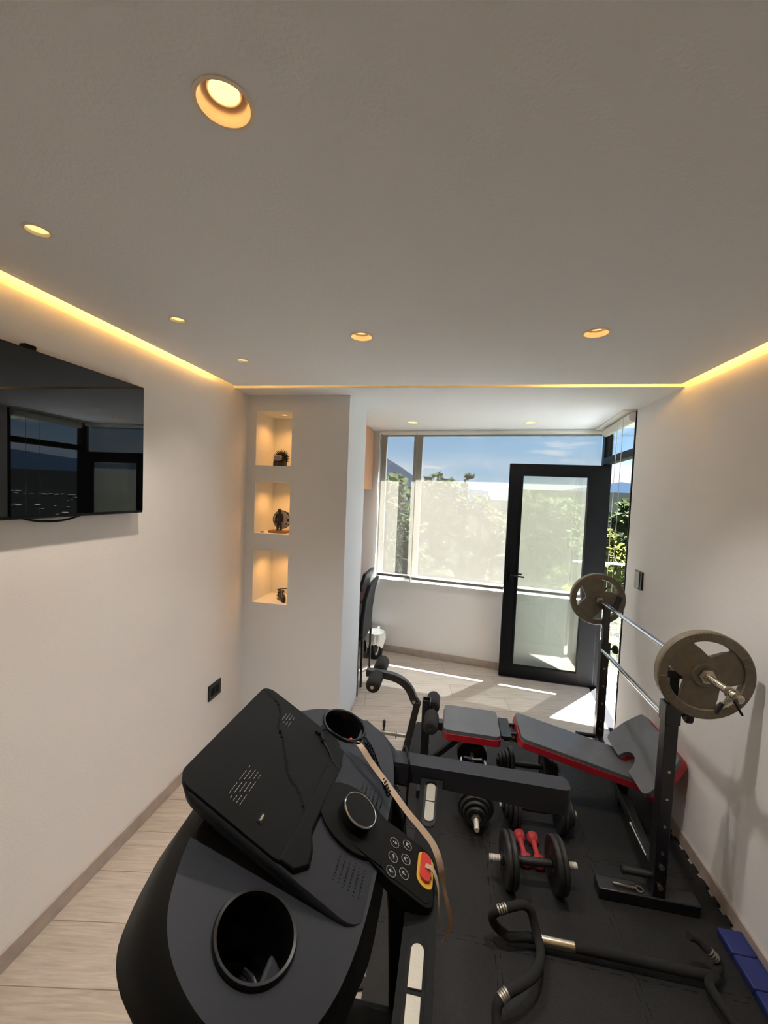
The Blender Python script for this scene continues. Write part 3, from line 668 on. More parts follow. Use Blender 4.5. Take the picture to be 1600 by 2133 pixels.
for cx0, cy0, n_, ln in ((-.432, .800, 5, .10), (-.437, 1.052, 4, .055)):
    v = MB()
    for k in range(n_):
        for j in range(int(ln/.008)):
            if (j*7+k*3) % 5 == 0: continue
            w_ = .0055; c_ = on(cx0+k*.0068, cy0-ln/2+j*.008, .0086); v.obox(c_, ey, ex, w_/2, .00055, .0003)
    part('fine_print', v, M_print, tm)
up_ = part('usb_port', MB().obox(on(-.360, .757, .0085), ex, ey, .006, .013, .0015), M_gloss, tm); part('usb_contact', MB().obox(on(-.360, .757, .0095), ex, ey, .002, .008, .001), M_grey, up_)
st_ = spline([on(-.512, 1.082, .0082), on(-.478, 1.072, .0082), on(-.452, 1.045, .0082), on(-.435, .995, .0082), on(-.415, .975, .0082), on(-.385, .925, .0082), on(-.355, .885, .0082), on(-.318, .862, .0082), on(-.300, .835, .0082)], 14)
st_ = [p+Vector((0, random.uniform(-.0045, .0045), 0)) for p in st_]
M_streak = mat('worn_black', S(15, 15, 16), .9, spec=.1)
part('worn_streak', MB().ribbon(st_, .010, .0004, (.3, 1, 0)), M_streak, scr)
# speakers
for cy0 in (TY-.118, TY+.10):
    v = MB()
    for a in range(6):
        for b in range(9):
            w_ = .0028*max(.15, 1-abs(b-4)/5.); v.obox(on(-.205+a*.0105, cy0-.030+b*.0075+(a % 2)*.0035, .0002), ey, (1, 0, -.6), w_, .0016, .0005)
    part('speaker_grille', v, M_gloss, tm)
# control tongue with dial, buttons and key
arc = [(-.2+.082*cos(a), TY+.006+.082*sin(a)) for a in [rad(52+(308-52)*k/28) for k in range(29)]]
tongue = arc+[(-.128, TY-.066), (-.10, TY-.072)]+[(-.028+.022*cos(rad(-90+90*k/5)), TY-.048+.022*sin(rad(-90+90*k/5))) for k in range(6)]+[(-.028+.022*cos(rad(90*k/5)), TY+.042+.022*sin(rad(90*k/5))) for k in range(6)]+[(-.10, TY+.066), (-.128, TY+.064)]
m = MB(); m.slab(tongue, lambda x, y: KZ(x)+.010, lambda x, y: KZ(x)-.022); tg = part('control_pod', m, M_blk, tm, .004, 2)
part('button_field', MB().slab(rrect(-.125, -.012, TY-.062, TY+.058, .016), lambda x, y: KZ(x)+.0112, lambda x, y: KZ(x)+.008), M_blk, tm)
nk = Vector((.6, 0, 1)).normalized(); dc = Vector((-.2, TY+.005, KZ(-.2)+.008))
dl = part('dial', MB().lathe([(.043, 0), (.044, .026), (.041, .0295), (0, .0295)], dc, nk, 44), M_blk, tm)
part('dial_ring', MB().lathe([(.0405, .0293), (.0425, .0305), (.0440, .0285), (.0445, .026)], dc, nk, 44), M_chrome, dl)
sy = ['+', 'M', 'I', 'O', '-', 'P']; bp_ = [(-.103, .027), (-.074, .046), (-.101, -.010), (-.073, .008), (-.10, -.045), (-.073, -.028)]
for (bx_, by_), s_ in zip(bp_, sy):
    c_ = on(bx_, TY-.008+by_, .0116)
    b_ = part('button', MB().lathe([(0, .0012), (.0108, .001), (.0115, 0), (.0112, -.001)], c_, nk, 24), M_gloss, tm)
    v = MB(); v.lathe([(.0112, .0010), (.0119, .0013), (.0122, .0005)], c_, nk, 24)
    part('button_ring', v, M_print, b_)
    o3 = c_+nk*.0016
    if s_ in 'MP': text('button_letter', s_, .013, M_print, b_, o3, ey, ex)
    else:
        v = MB()
        if s_ == 'O': v.tube([o3+ex*.0045*cos(a)+ey*.0045*sin(a) for a in [rad(50+260*k/12-180) for k in range(13)]], .0006, 6); v.beam(o3, o3+ex*.006, .0011, .0006, nk)
        elif s_ == 'I':
            for k in range(4): v.beam(o3+ey*(-.004+k*.0027)-ex*.003, o3+ey*(-.004+k*.0027)+ex*(-.001+.0016*k), .0014, .0006, nk)
        else:
            sg = 1 if s_ == '-' else -1
            v.beam(o3-ex*.005, o3+ex*.005, .0014, .0006, nk); v.beam(o3+ex*.0055*sg, o3+ex*.001*sg+ey*.004, .0013, .0006, nk); v.beam(o3+ex*.0055*sg, o3+ex*.001*sg-ey*.004, .0013, .0006, nk)
        part('button_symbol', v, M_print, b_)
def cap_(x0, x1, y0, y1): return rrect(x0, x1, y0, y1, (x1-x0)/2*.98, 8)
part('key_seat', MB().slab(cap_(-.046, -.009, TY-.032, TY+.052), lambda x, y: KZ(x)+.014, lambda x, y: KZ(x)+.009), M_keyyel, tm, label='yellow rounded seat of the safety key')
kr = part('safety_key', MB().slab(cap_(-.039, -.015, TY-.022, TY+.046), lambda x, y: KZ(x)+.022, lambda x, y: KZ(x)+.012), M_keyred, tm, .005, 3, label='red safety key')
# cross bar with pulse pads, handrails, uprights, deck
cbz = .85
m = MB(); m.slab(rrect(-.064, .004, TY-.37, TY+.37, .012), cbz, cbz-.034); part('cross_bar', m, M_blk, tm, .006, 3)
for a, b in ((1.072, 1.248), (.605, .793)): part('pulse_seat', MB().slab(cap_(-.050, -.012, a, b), cbz+.002, cbz-.002), M_gloss, tm)
for y0_, y1_, hi in ((1.165, 1.236, 1), (1.089, 1.160, 0), (.702, .778, 1), (.620, .692, 0)):
    r_ = .013; xa, xb = -.0435, -.0175; xm = (xa+xb)/2
    if hi: o_ = [(xa, y0_), (xb, y0_)]+[(xm+r_*cos(rad(180*k/10)), y1_-r_+r_*sin(rad(180*k/10))) for k in range(11)]
    else: o_ = [(xb, y1_), (xa, y1_)]+[(xm+r_*cos(rad(180+180*k/10)), y0_+r_+r_*sin(rad(180+180*k/10))) for k in range(11)]
    part('pulse_pad', MB().slab(o_, cbz+.0045, cbz), M_silver, tm, .001)
for s_ in (1, -1):
    yc_ = TY+s_*.393
    m = MB(); m.slab(rrect(-.17, .387, yc_-.031, yc_+.031, .02), lambda x, y: .882-.012*(x+.17), lambda x, y: .795+.03*min(1, max(0, (.05-x)/.2))); hr = part('handrail', m, M_tray, tm, .008, 3)
    m = MB()
    m.loft([[Vector((x, TY+s_*(.393-w_)*k1+s_*0+dy_*h_, z_+dz_*hz)) for dy_, dz_ in ((-1, -1), (1, -1), (1, 1), (-1, 1))] for x, w_, k1, h_, z_, hz in ((-.27, .03, 1, .075, .925, .05), (-.20, .012, 1, .05, .885, .045), (-.15, 0, 1, .032, .842, .040), (-.10, 0, 1, .031, .84, .042))])
    part('handrail_neck', m, M_tray, tm, .012, 3, smooth=60)
    m = MB(); m.loft([[Vector((x+dx_*.035, yc_-s_*.12*min(1, max(0, (.78-z_)/.5))+dy_*.03, z_)) for dx_, dy_ in ((-1, -1), (1, -1), (1, 1), (-1, 1))] for x, z_ in ((-.20, .82), (-.15, .70), (-.11, .45), (-.085, .10), (-.08, .05))])
    part('upright', m, M_blk, tm, .008)
    part('foot', MB().box(-.35, .35, yc_-s_*.12-.03, yc_-s_*.12+.03, .013, .05), M_blk, tm, .008)
m = MB(); m.box(-.42, -.02, TY-.27, TY+.27, .05, .19); part('motor_hood', m, M_blk, tm, .03, 3)
m = MB(); m.box(-.02, 1.02, TY-.28, TY+.28, .06, .13); dkk = part('deck', m, M_blk, tm, .01)
part('running_belt', MB().box(-.02, 1.0, TY-.2, TY+.2, .125, .134), M_rub, tm)
m = MB(); m.loft([[Vector((-.31+dx_*.05, TY+dy_*w_, z_)) for dx_, dy_ in ((-1, -1), (1, -1), (1, 1), (-1, 1))] for z_, w_ in ((.77, .16), (.5, .12), (.19, .18))]); part('console_mast', m, M_blk, tm, .01)

single('looped_cable', MB().tube(spline([(-.135, 1.375, .83), (-.130, 1.35, .886), (-.115, 1.30, .897), (-.105, 1.262, .885), (-.105, 1.25, .82), (-.11, 1.245, .72), (-.13, 1.26, .66)], 8), .004, 8), M_blk, 'black cable looped over the far treadmill handrail beside the console', 'cable', (-.12, 1.3, .89))
# things hanging on the treadmill
def cable(name, pts, r, m_, label, cat): return single(name, MB().tube(spline(pts, 8), r, 8), m_, label, cat, pts[0])
usb = thing('usb_cable', 'black cable with angled plug lying on the treadmill tablet rest', 'cable', on(-.36, 1.07, .01))
part('plug', MB().obox(on(-.345, 1.085, .014), (.3, 1, 0), ex, .017, .007, .005).obox(on(-.333, 1.068, .014), (.5, -.9, -.3), ex, .016, .006, .005), M_blk, usb, .002)
part('cord', MB().tube(spline([on(-.325, 1.055, .014), on(-.30, 1.035, .013), on(-.288, 1.02, .012), on(-.272, 1.01, .012)]), .003, 8), M_blk, usb)
part('cord', MB().tube(spline([on(-.350, 1.10, .014), on(-.31, 1.105, .018), on(-.27, 1.10, .03), on(-.235, 1.105, .045), on(-.215, 1.13, .03), on(-.205, 1.12, .02)]), .003, 8), M_blk, usb)
pts = []
hx = spline([(-.232, 1.165, 1.0), (-.205, 1.135, .990), (-.18, 1.095, .975), (-.155, 1.06, .962), (-.135, 1.03, .95)], 30)
for k, p in enumerate(hx): pts.append(p+Vector((.004*cos(k*.9), .004*cos(k*.9), .010*sin(k*.9)+.006)))
single('coiled_cord', MB().tube(pts, .0022, 6), M_blk, 'black coiled cord on the console beside the far cup holder', 'cord', pts[0])
def ray3(px, py, z):
    d = fwd+r2*((px-800)/FPX)-u2*((py-1066.5)/FPX); k = (z-1.75)/d.z; return Vector((d.x*k, d.y*k, z))
sp = [ray3(*q) for q in ((741, 1546, 1.02), (752, 1555, 1.032), (775, 1590, 1.00), (800, 1624, .975), (826, 1660, .955), (850, 1693, .935), (877, 1725, .915), (901, 1757, .895), (915, 1792, .875), (921, 1826, .84), (927, 1862, .77), (936, 1903, .67), (937, 1930, .60), (926, 1961, .55))]
wd = [Vector((.8, .6, .1))]*8+[Vector((.7, .2, .7)), Vector((.3, .2, .9)), Vector((.25, .95, 0)), Vector((.5, .85, 0)), Vector((.8, .5, 0)), Vector((.8, .5, 0))]
sps = spline(sp, 5); wds = [wd[min(i//5, len(wd)-1)].lerp(wd[min(i//5+1, len(wd)-1)], (i % 5)/5) for i in range(len(sps))]
single('fabric_strap', MB().ribbon(sps, .0155, .0015, wds), M_strap, 'long beige fabric strap draped from the far cup holder over the console', 'strap', sp[0])
kp = spline([on(-.028, TY+.012, .023), on(-.010, TY+.008, .030), on(.004, TY-.012, .018), on(.008, TY-.035, -.02), on(.008, TY-.05, -.07)], 5)
single('key_lanyard', MB().ribbon(kp, .010, .0014, (0, 1, .2)), M_strap, 'short beige ribbon tied to the red safety key', 'ribbon', kp[0])
single('red_clip', MB().obox((-.305, 1.205, .955), (.7, .5, .45), (0, 1, 0), .03, .006, .005).obox((-.285, 1.20, .958), (.5, -.7, .3), (0, 0, 1), .016, .004, .004), M_keyred, 'red clip standing in the far cup holder', 'clip', (-.30, 1.2, .93), bev=.002)

# ------------------------------------------------------------------ weight bench
BY = 2.48
wb = thing('weight_bench', 'black weight bench with grey and red pads and barbell uprights', 'weight bench', (.5, BY, 0))
def pad(x0, x1, z0, z1, y0, y1, th, nm='seat_pad'):
    d = Vector((x1-x0, 0, z1-z0)); ln = d.length; d.normalize(); n = Vector((-d.z, 0, d.x)); 
    ol = rrect(0, ln, y0, y1, .03)
    q = MB(); q.plate([ol], lambda s, y: Vector((x0, y, z0))+d*s, lambda s, y: Vector((x0, y, z0))+d*s-n*th*.42); a = part(nm, q, M_vinyl, wb, .012, 3, label='grey vinyl top of the pad')
    ol2 = rrect(-.004, ln+.004, y0-.004, y1+.004, .032)
    q = MB(); q.plate([ol2], lambda s, y: Vector((x0, y, z0))+d*s-n*th*.36, lambda s, y: Vector((x0, y, z0))+d*s-n*th); part('pad_side', q, M_red, a, .006, 2, label='red vinyl side of the pad')
    return a
pad(-.005, .318, .392, .388, BY-.142, BY+.142, .06, 'seat')
pad(.432, 1.19, .402, .222, BY-.142, BY+.142, .055, 'back_pad')
# curl pad with a notch in its lower edge
def rounded(o_, r, n=5):
    out = []
    for i in range(len(o_)):
        p = Vector((*o_[i], 0)); a = Vector((*o_[i-1], 0))-p; b = Vector((*o_[(i+1) % len(o_)], 0))-p; k = min(r, a.length*.45, b.length*.45)
        if k < .008 or a.angle(b) > 2.9: out.append(o_[i]); continue
        s0 = p+a.normalized()*k; s1 = p+b.normalized()*k
        for j in range(n+1): t = j/n; q_ = s0*(1-t)**2+p*2*t*(1-t)+s1*t*t; out.append((q_.x, q_.y))
    return out
pc = Vector((.998, BY-.045, .282)); pu = Vector((.185, 0, .205)).normalized(); pv_ = Vector((-.05, 1, .06)).normalized(); pn_ = pv_.cross(pu).normalized()*-1
if pn_.z < 0: pn_ = -pn_
def curl(g):
    o_ = [(-.237-g, .02), (-.215-g, -g)]+[(-.075+0*g, -g)]
    o_ += [(-.0+(.062-g)*cos(rad(180-180*k/12)), (.075-g)*sin(rad(180-180*k/12))) for k in range(13)]
    o_ += [(.075, -g), (.215+g, -g), (.237+g, .02), (.235+g, .13), (.195+g, .262+g), (-.195-g, .262+g), (-.235-g, .13)]
    return rounded(o_, .035)
q = MB(); q.plate([curl(0)], lambda y, s: pc+pu*s+pv_*y, lambda y, s: pc+pu*s+pv_*y-pn_*.03)
cpad = part('curl_pad', q, M_vinyl, wb, .014, 3, label='grey vinyl face of the notched arm curl pad')
q = MB(); q.plate([curl(.004)], lambda y, s: pc+pu*s+pv_*y-pn_*.024, lambda y, s: pc+pu*s+pv_*y-pn_*.052)
part('pad_side', q, M_red, cpad, .006, label='red vinyl side of the curl pad')
YN, YF, UX = 1.885, 2.95, .94
for Y, xo, sz in ((YN, UX, .908), (YF, 1.041, .796)):
    q = MB().box(xo-.026, xo+.026, Y-.026, Y+.026, FZ+.05, sz); u_ = part('upright', q, M_steel, wb, .004)
    part('inner_post', MB().box(xo-.019, xo+.019, Y-.019, Y+.019, sz-.05, 1.042), M_steel, u_, .003)
    q = MB().box(xo-.03, xo+.05, Y-.02, Y+.02, 1.020, 1.052); q.beam((xo+.05, Y, 1.02), (xo+.075, Y, 1.11), .04, .008, (0, 1, 0)); q.beam((xo-.03, Y, 1.02), (xo-.036, Y, 1.06), .04, .008, (0, 1, 0)); part('bar_hook', q, M_steel, u_, .002)
    q = MB().box(xo-.03, xo+.03, Y-.03, Y+.03, sz-.085, sz-.0); part('collar', q, M_steel, u_, .003)
    q = MB().cyl((xo+.03, Y, sz-.05), (xo+.055, Y, sz-.05), .006, 10); q.lathe([(0, 0), (.022, 0), (.030, .006), (.030, .022), (.020, .028), (0, .028)], (xo+.055, Y, sz-.05), (1, 0, 0), 16); part('knob', q, M_rub, u_)
    for z_ in (.62, .50, .38, .26): part('bolt', MB().cyl((xo, Y-.027, z_), (xo, Y-.031, z_), .006, 10), M_bolt, u_)
    for z_ in (.20, .11): part('bolt', MB().cyl((xo, Y-.026, z_), (xo, Y-.034, z_), .011, 12), M_bolt, u_)
    part('foot', MB().box(xo-.24, min(xo+.16, 1.215), Y-.035, Y+.035, FZ, FZ+.05), M_steel, wb, .004)
    q = MB().cyl((xo-.026, Y, .135), (xo-.145, Y, .135), .0145, 16); q.lathe([(.015, 0), (.018, .002), (.018, .008), (.015, .01)], (xo-.145, Y, .135), (1, 0, 0), 16); part('weight_peg', q, M_steel, wb)
part('cross_tube', MB().beam((UX, YN, .13), (1.041, YF, .13), .04, .05), M_steel, wb, .003)
part('safety_bar', MB().cyl((.925, YN, .842), (1.026, YF, .743), .013, 18), M_chrome, wb, label='chrome cross bar between the uprights')
part('lock_pin', MB().tube([(.922, 1.95, .162), (.929, 2.13, .162)], .005, 8).ball((.929, 2.135, .162), .008), M_bolt, wb)
q = MB().tube([(.765, 1.882, FZ+.058), (.86, 1.876, FZ+.058)], .005, 8); q.tube([(.87+.014*cos(a), 1.876+.014*sin(a), FZ+.057) for a in [2*pi*k/14 for k in range(15)]], .0025, 6); part('lock_pin', q, M_bolt, wb)
q = MB().beam((-.115, BY, .335), (.40, BY, .335), .05, .05); q.beam((.38, BY, .34), (1.06, BY, .15), .05, .05); part('main_beam', q, M_steel, wb, .004)
q = MB().beam((.345, BY-.05, .345), (.46, BY-.05, .352), .012, .05).beam((.345, BY+.05, .345), (.46, BY+.05, .352), .012, .05); q.box(.325, .385, BY-.10, BY+.10, .355, .375); part('hinge', q, M_steel, wb, .002)
q = MB(); q.cyl((.40, BY-.06, .35), (.40, BY+.06, .35), .009, 12); q.cyl((.368, BY-.085, .37), (.39, BY-.085, .335), .006, 10); part('hinge_bolt', q, M_bolt, wb)
part('front_post', MB().plate([[(-.14, BY-.025), (-.09, BY-.025), (-.09, BY+.025), (-.14, BY+.025)], [(-.135, BY-.02), (-.135, BY+.02), (-.095, BY+.02), (-.095, BY-.02)]], lambda x, y: Vector((x, y, .485)), lambda x, y: Vector((x, y, FZ+.045))), M_steel, wb, .0015)
part('front_foot', MB().box(-.14, -.09, BY-.22, BY+.22, FZ, FZ+.05), M_steel, wb, .004)
part('seat_brace', MB().beam((-.09, BY, .09), (.15, BY, .325), .03, .03), M_steel, wb, .003)
part('rear_leg', MB().beam((1.02, BY, .17), (1.02, BY, FZ), .05, .05, (1, 0, 0)), M_steel, wb, .003)
ap = spline([(-.165, BY, .435), (-.195, BY, .475), (-.213, BY, .515), (-.250, BY, .562), (-.31, BY, .594), (-.39, BY, .607), (-.50, BY, .610)], 5)
q = MB(); rings = []
for i, p in enumerate(ap):
    t_ = (ap[min(i+1, len(ap)-1)]-ap[max(i-1, 0)]).normalized(); nn = Vector((-t_.z, 0, t_.x))
    rings.append([p+nn*.022*b+Vector((0, .02*a, 0)) for a, b in ((-1, -1), (1, -1), (1, 1), (-1, 1))])
q.loft(rings); part('leg_arm', q, M_steel, wb, .003)
part('lower_arm', MB().beam((-.17, BY, .46), (-.235, BY, .13), .04, .045, (0, 1, 0)), M_steel, wb, .003)
part('pivot_bolt', MB().cyl((-.192, BY-.02, .468), (-.192, BY-.03, .468), .010, 12), M_bolt, wb)
q = MB().cyl((-.225, BY, .235), (-.39, BY, .235), .014, 16); q.lathe([(.014, 0), (.024, .002), (.024, .007), (.014, .009)], (-.30, BY, .235), (1, 0, 0), 16); part('weight_peg', q, M_grey, wb)
part('lock_pin', MB().tube([(-.375, BY, .245), (-.375, BY, .275)], .005, 8).lathe([(0, .27), (.009, .272), (.010, .31), (0, .32)], (-.375, BY, 0), n=12), M_rub, wb)
for (x_, z_) in ((-.425, .612), (-.078, .41)):
    part('roller_rod', MB().cyl((x_, BY-.20, z_), (x_, BY+.20, z_), .011, 12), M_chrome, wb)
    for s_ in (-1, 1):
        part('foam_roller', MB().lathe([(.012, 0), (.034, 0), (.042, .01), (.043, .02), (.043, .13), (.040, .14), (.030, .148), (.012, .148)], (x_, BY+s_*.042, z_), (0, s_, 0), 22), M_foam, wb)

# barbell, its plates and clips
BZ = 1.067
def bx_at(y): return 1.020-.02*(y-1.82)/1.2
bdir = Vector((bx_at(3.5)-bx_at(1.5), 2.0, 0)).normalized()
bb = thing('barbell', 'chrome barbell resting on the bench uprights', 'barbell', (bx_at(2.5), 2.5, BZ))
def B(y): return Vector((bx_at(y), y, BZ))
part('bar', MB().cyl(B(1.87), B(2.99), .0125, 24), M_chrome, bb)
for a, b in ((1.87, 1.632), (2.97, 3.22)):
    prof = []; ln = abs(b-a); k = 0
    n_ = 42
    for k in range(n_+1): prof.append((.0122+.0018*(k % 2), ln*.12+ln*.88*k/n_))
    q = MB().lathe([(0, 0), (.022, 0), (.022, ln*.06), (.0135, ln*.08), (.0122, ln*.11)]+prof+[(.0135, ln+.002), (.016, ln+.006), (.016, ln+.02), (.01, ln+.026), (0, ln+.026)], B(a), bdir*(1 if b > a else -1), 20)
    part('threaded_sleeve', q, M_bolt, bb)
    part('star_nut', MB().lathe([(.012, 0), (.030, 0), (.030, .006), (.020, .010), (.020, .018), (.012, .018)], B(1.798 if b < a else 3.043), bdir*(-1 if b < a else 1), 6), M_bolt, bb)
def big_plate():
    R_ = .176; loops_ = [[(R_*cos(2*pi*k/72), R_*sin(2*pi*k/72)) for k in range(72)]]
    for c0 in (80, 200, 320):
        o_ = []
        for k in range(13): a = rad(c0-31+62*k/12); o_.append((.138*cos(a), .138*sin(a)))
        for k in range(13):
            f = 1-2*k/12; a = rad(c0+31*f); r_ = .075+.056*abs(f)**1.6; o_.append((r_*cos(a), r_*sin(a)))
        loops_.append(o_[::-1])
    loops_.append([(.0155*cos(-2*pi*k/20), .0155*sin(-2*pi*k/20)) for k in range(20)])
    q = MB(); q.plate(loops_, lambda x, z: Vector((x, -.010, z)), lambda x, z: Vector((x, .010, z)))
    q.lathe([(.141, -.019), (.173, -.019), (.178, -.014), (.178, .014), (.173, .019), (.141, .019), (.138, .011), (.138, -.011)], (0, 0, 0), (0, 1, 0), 72, close=True)
    q.lathe([(.0156, -.016), (.046, -.016), (.052, -.009), (.052, .009), (.046, .016), (.0156, .016)], (0, 0, 0), (0, 1, 0), 40, close=True)
    for c0 in (20, 100, 140+60, 260+60):
        for k in range(7):
            a = rad(c0-14+k*4.6); d_ = Vector((cos(a), 0, sin(a)))
            q.obox(d_*.158, d_, (0, 1, 0), .014, .0215, .0022)
    return q
pl = single('weight_plate', big_plate(), M_iron, 'near grey iron plate with three hand holes on the barbell', 'weight plate', (0, 0, 0), 'iron plates on the barbell', smooth=30)
pl.location = B(1.82); pl2 = pl.copy(); COL.objects.link(pl2); pl2.location = B(3.02); pl2.rotation_euler = (0, rad(28), 0); pl2['label'] = 'far grey iron plate in front of the open door, on the barbell'
cl = thing('spring_clip', 'spring clip with black grips on the near end of the barbell', 'clip', B(1.652))
q = MB(); q.tube([B(1.649+.004*k/8)+Vector((.019*cos(2*pi*k/16), 0, .019*sin(2*pi*k/16))) for k in range(40)], .0025, 6); q.tube([B(1.652)+Vector((-.016, 0, -.01)), B(1.652)+Vector((-.035, -.005, -.045))], .0025, 6); q.tube([B(1.667)+Vector((.010, 0, -.016)), B(1.667)+Vector((.03, 0, -.055))], .0025, 6); part('spring', q, M_bolt, cl)
part('grip', MB().cyl(B(1.652)+Vector((-.032, -.004, -.035)), B(1.652)+Vector((-.052, -.006, -.075)), .008, 12), M_rub, cl)
part('grip', MB().cyl(B(1.667)+Vector((.017, 0, -.03)), B(1.667)+Vector((.047, 0, -.08)), .0045, 12), M_rub, cl)
cl2 = thing('spring_clip', 'spring clip sticking out behind the far plate of the barbell', 'clip', B(3.075))
q = MB(); q.tube([B(3.075+.004*k/8)+Vector((.019*cos(2*pi*k/16), 0, .019*sin(2*pi*k/16))) for k in range(40)], .0025, 6); part('spring', q, M_bolt, cl2)
part('grip', MB().cyl(B(3.075)+Vector((.015, 0, .02)), B(3.075)+Vector((.085, 0, .075)), .007, 12), M_rub, cl2)
part('grip', MB().cyl(B(3.085)+Vector((-.015, 0, .02)), B(3.085)+Vector((-.065, 0, -.04)), .007, 12), M_rub, cl2)

# ------------------------------------------------------------------ dumbbells and bars on the mat
def disc(c, ax, r, w):
    return MB().lathe([(.016, -w*.6), (r*.30, -w), (r*.36, -w*.55), (r*.74, -w*.55), (r*.82, -w), (r*.95, -w), (r, -w*.5), (r, w*.5), (r*.95, w), (r*.82, w), (r*.74, w*.55), (r*.36, w*.55), (r*.30, w), (.016, w*.6)], c, ax, 40, close=True)
def thread(p, q, r):
    p = Vector(p); q = Vector(q); ln = (q-p).length; n_ = 24
    return MB().lathe([(0, 0)]+[(r*(.86+.14*(k % 2)), ln*k/n_) for k in range(n_+1)]+[(0, ln)], p, q-p, 14)
def dumbbell(c, ang, half_, hand, plates, label, z):
    a = Vector((cos(ang), sin(ang), 0)); c = Vector((c[0], c[1], z))
    t = thing('dumbbell', label, 'dumbbell', (c.x, c.y, FZ), 'adjustable dumbbells')
    part('grip', MB().lathe([(0, -hand), (.014, -hand), (.017, -hand*.5), (.0175, 0), (.017, hand*.5), (.014, hand), (0, hand)], c, a, 18), M_rub, t)
    for s_ in (-1, 1):
        o_ = hand
        for r, w in plates: part('plate', disc(c+a*s_*(o_+w), a, r, w), M_rub, t, smooth=40); o_ += 2*w+.001
        part('star_nut', MB().lathe([(.013, 0), (.026, 0), (.026, .008), (.016, .014), (.013, .014)], c+a*s_*o_, a*s_, 6), M_steel, t)
        part('threaded_end', thread(c+a*s_*(o_-.02), c+a*s_*half_, .0145), M_thread, t)
    return t
dumbbell((.420, 1.857), rad(5.5), .192, .082, [(.108, .012), (.108, .011)], 'front dumbbell with two large black plates per side and chrome threaded ends', FZ+.108)
dumbbell((.505, 2.20), rad(2.5), .195, .095, [(.098, .010), (.098, .010), (.075, .009), (.06, .008)], 'middle dumbbell with thick plate stacks behind the red dumbbells', FZ+.098)
dumbbell((.512, 2.565), rad(1.5), .185, .085, [(.092, .012), (.072, .010), (.062, .010), (.052, .009)], 'farthest dumbbell, tapering plate stacks, under the back pad', FZ+.092)
# small red dumbbells
def red_db(x, y, ang, label):
    t = thing('small_dumbbell', label, 'dumbbell', (x, y, FZ), 'small red dumbbells')
    a = Vector((sin(ang), cos(ang), 0)); c = Vector((x, y, FZ+.027)); prof = []
    part('body', MB().lathe([(0, -.092), (.018, -.092), (.028, -.084), (.0295, -.06), (.026, -.048), (.0145, -.040), (.0135, 0), (.0145, .040), (.026, .048), (.0295, .06), (.028, .084), (.018, .092), (0, .092)], c, a, 8), M_redv, t, .002, smooth=25)
    return t
red_db(.405, 2.018, rad(-4), 'left one of the two small red dumbbells lying side by side'); red_db(.467, 2.018, rad(-2), 'right one of the two small red dumbbells lying side by side')
# short bar with a chrome rectangular frame and plates at both ends
tb = thing('tricep_bar', 'short bar with chrome rectangular grip frame and stacked black plates', 'bar', (.19, 2.35, FZ))
tx_, tz_ = .182, FZ+.095
for s_, y0_ in ((-1, 2.16), (1, 2.58)):
    o_ = 0
    for r, w in ((.094, .012), (.080, .012), (.066, .011), (.05, .010)) if s_ < 0 else ((.094, .012), (.094, .010)):
        part('plate', disc((tx_, y0_+s_*(o_+w), tz_), (0, s_, 0), r, w), M_rub, tb, smooth=40); o_ += 2*w+.001
    part('star_nut', MB().lathe([(.013, 0), (.026, 0), (.026, .008), (.016, .014), (.013, .014)], (tx_, y0_+s_*o_, tz_), (0, s_, 0), 6), M_bolt, tb)
    part('threaded_end', thread((tx_, y0_-s_*.05, tz_), (tx_, y0_+s_*(o_+.075), tz_), .0135), M_thread, tb)
fp = [(tx_, 2.205, tz_), (tx_-.06, 2.225, tz_+.02), (tx_-.07, 2.26, tz_+.03), (tx_-.07, 2.48, tz_+.03), (tx_-.06, 2.52, tz_+.02), (tx_, 2.54, tz_), (tx_+.06, 2.52, tz_+.02), (tx_+.07, 2.48, tz_+.03), (tx_+.07, 2.26, tz_+.03), (tx_+.06, 2.225, tz_+.02), (tx_, 2.205, tz_)]
part('grip_frame', MB().tube(fp, .011, 12), M_chrome, tb)
for yy in (2.32, 2.42): part('handle', MB().cyl((tx_-.07, yy, tz_+.03), (tx_+.07, yy, tz_+.03), .013, 14), M_rub, tb)
# pull-up bar lying on the mat
pb = thing('pull_up_bar', 'black padded pull-up bar with curved handles lying on the mats', 'pull-up bar', (.6, 1.58, FZ))
m0, m1 = ray3(1100, 1952, .045), ray3(1490, 2036, .045)
part('main_tube', MB().cyl(m0, m1, .017, 16), M_foam, pb)
part('bare_tube', MB().cyl(m0+(m1-m0)*.07, m0+(m1-m0)*.26, .0185, 16), M_bolt, pb, label='scuffed bare metal stretch of the tube')
lp = [ray3(1060, 1952, .05), ray3(1036, 1932, .06), ray3(1025, 1912, .10), ray3(1034, 1898, .14), ray3(1060, 1890, .15), ray3(1090, 1885, .15), ray3(1106, 1898, .13), ray3(1112, 1920, .10), ray3(1118, 1945, .075), ray3(1124, 1968, .065), ray3(1126, 1995, .075), ray3(1114, 2028, .09), ray3(1088, 2050, .10), ray3(1060, 2066, .10), ray3(1040, 2085, .09), ray3(1034, 2110, .07), ray3(1037, 2150, .05)]
lps = spline(lp, 6); part('curved_handle', MB().tube([m0+Vector((.04, 0, 0)), m0]+lps, .0165, 14), M_foam, pb)
for i in (19, 79):
    for k in range(4):
        j = i+k; p0 = lps[min(j, len(lps)-2)]; p1 = lps[min(j+1, len(lps)-1)]; d_ = (p1-p0).normalized(); part('grip_ring', MB().cyl(p0, p0+d_*.006, .0182, 14), M_silver, pb)
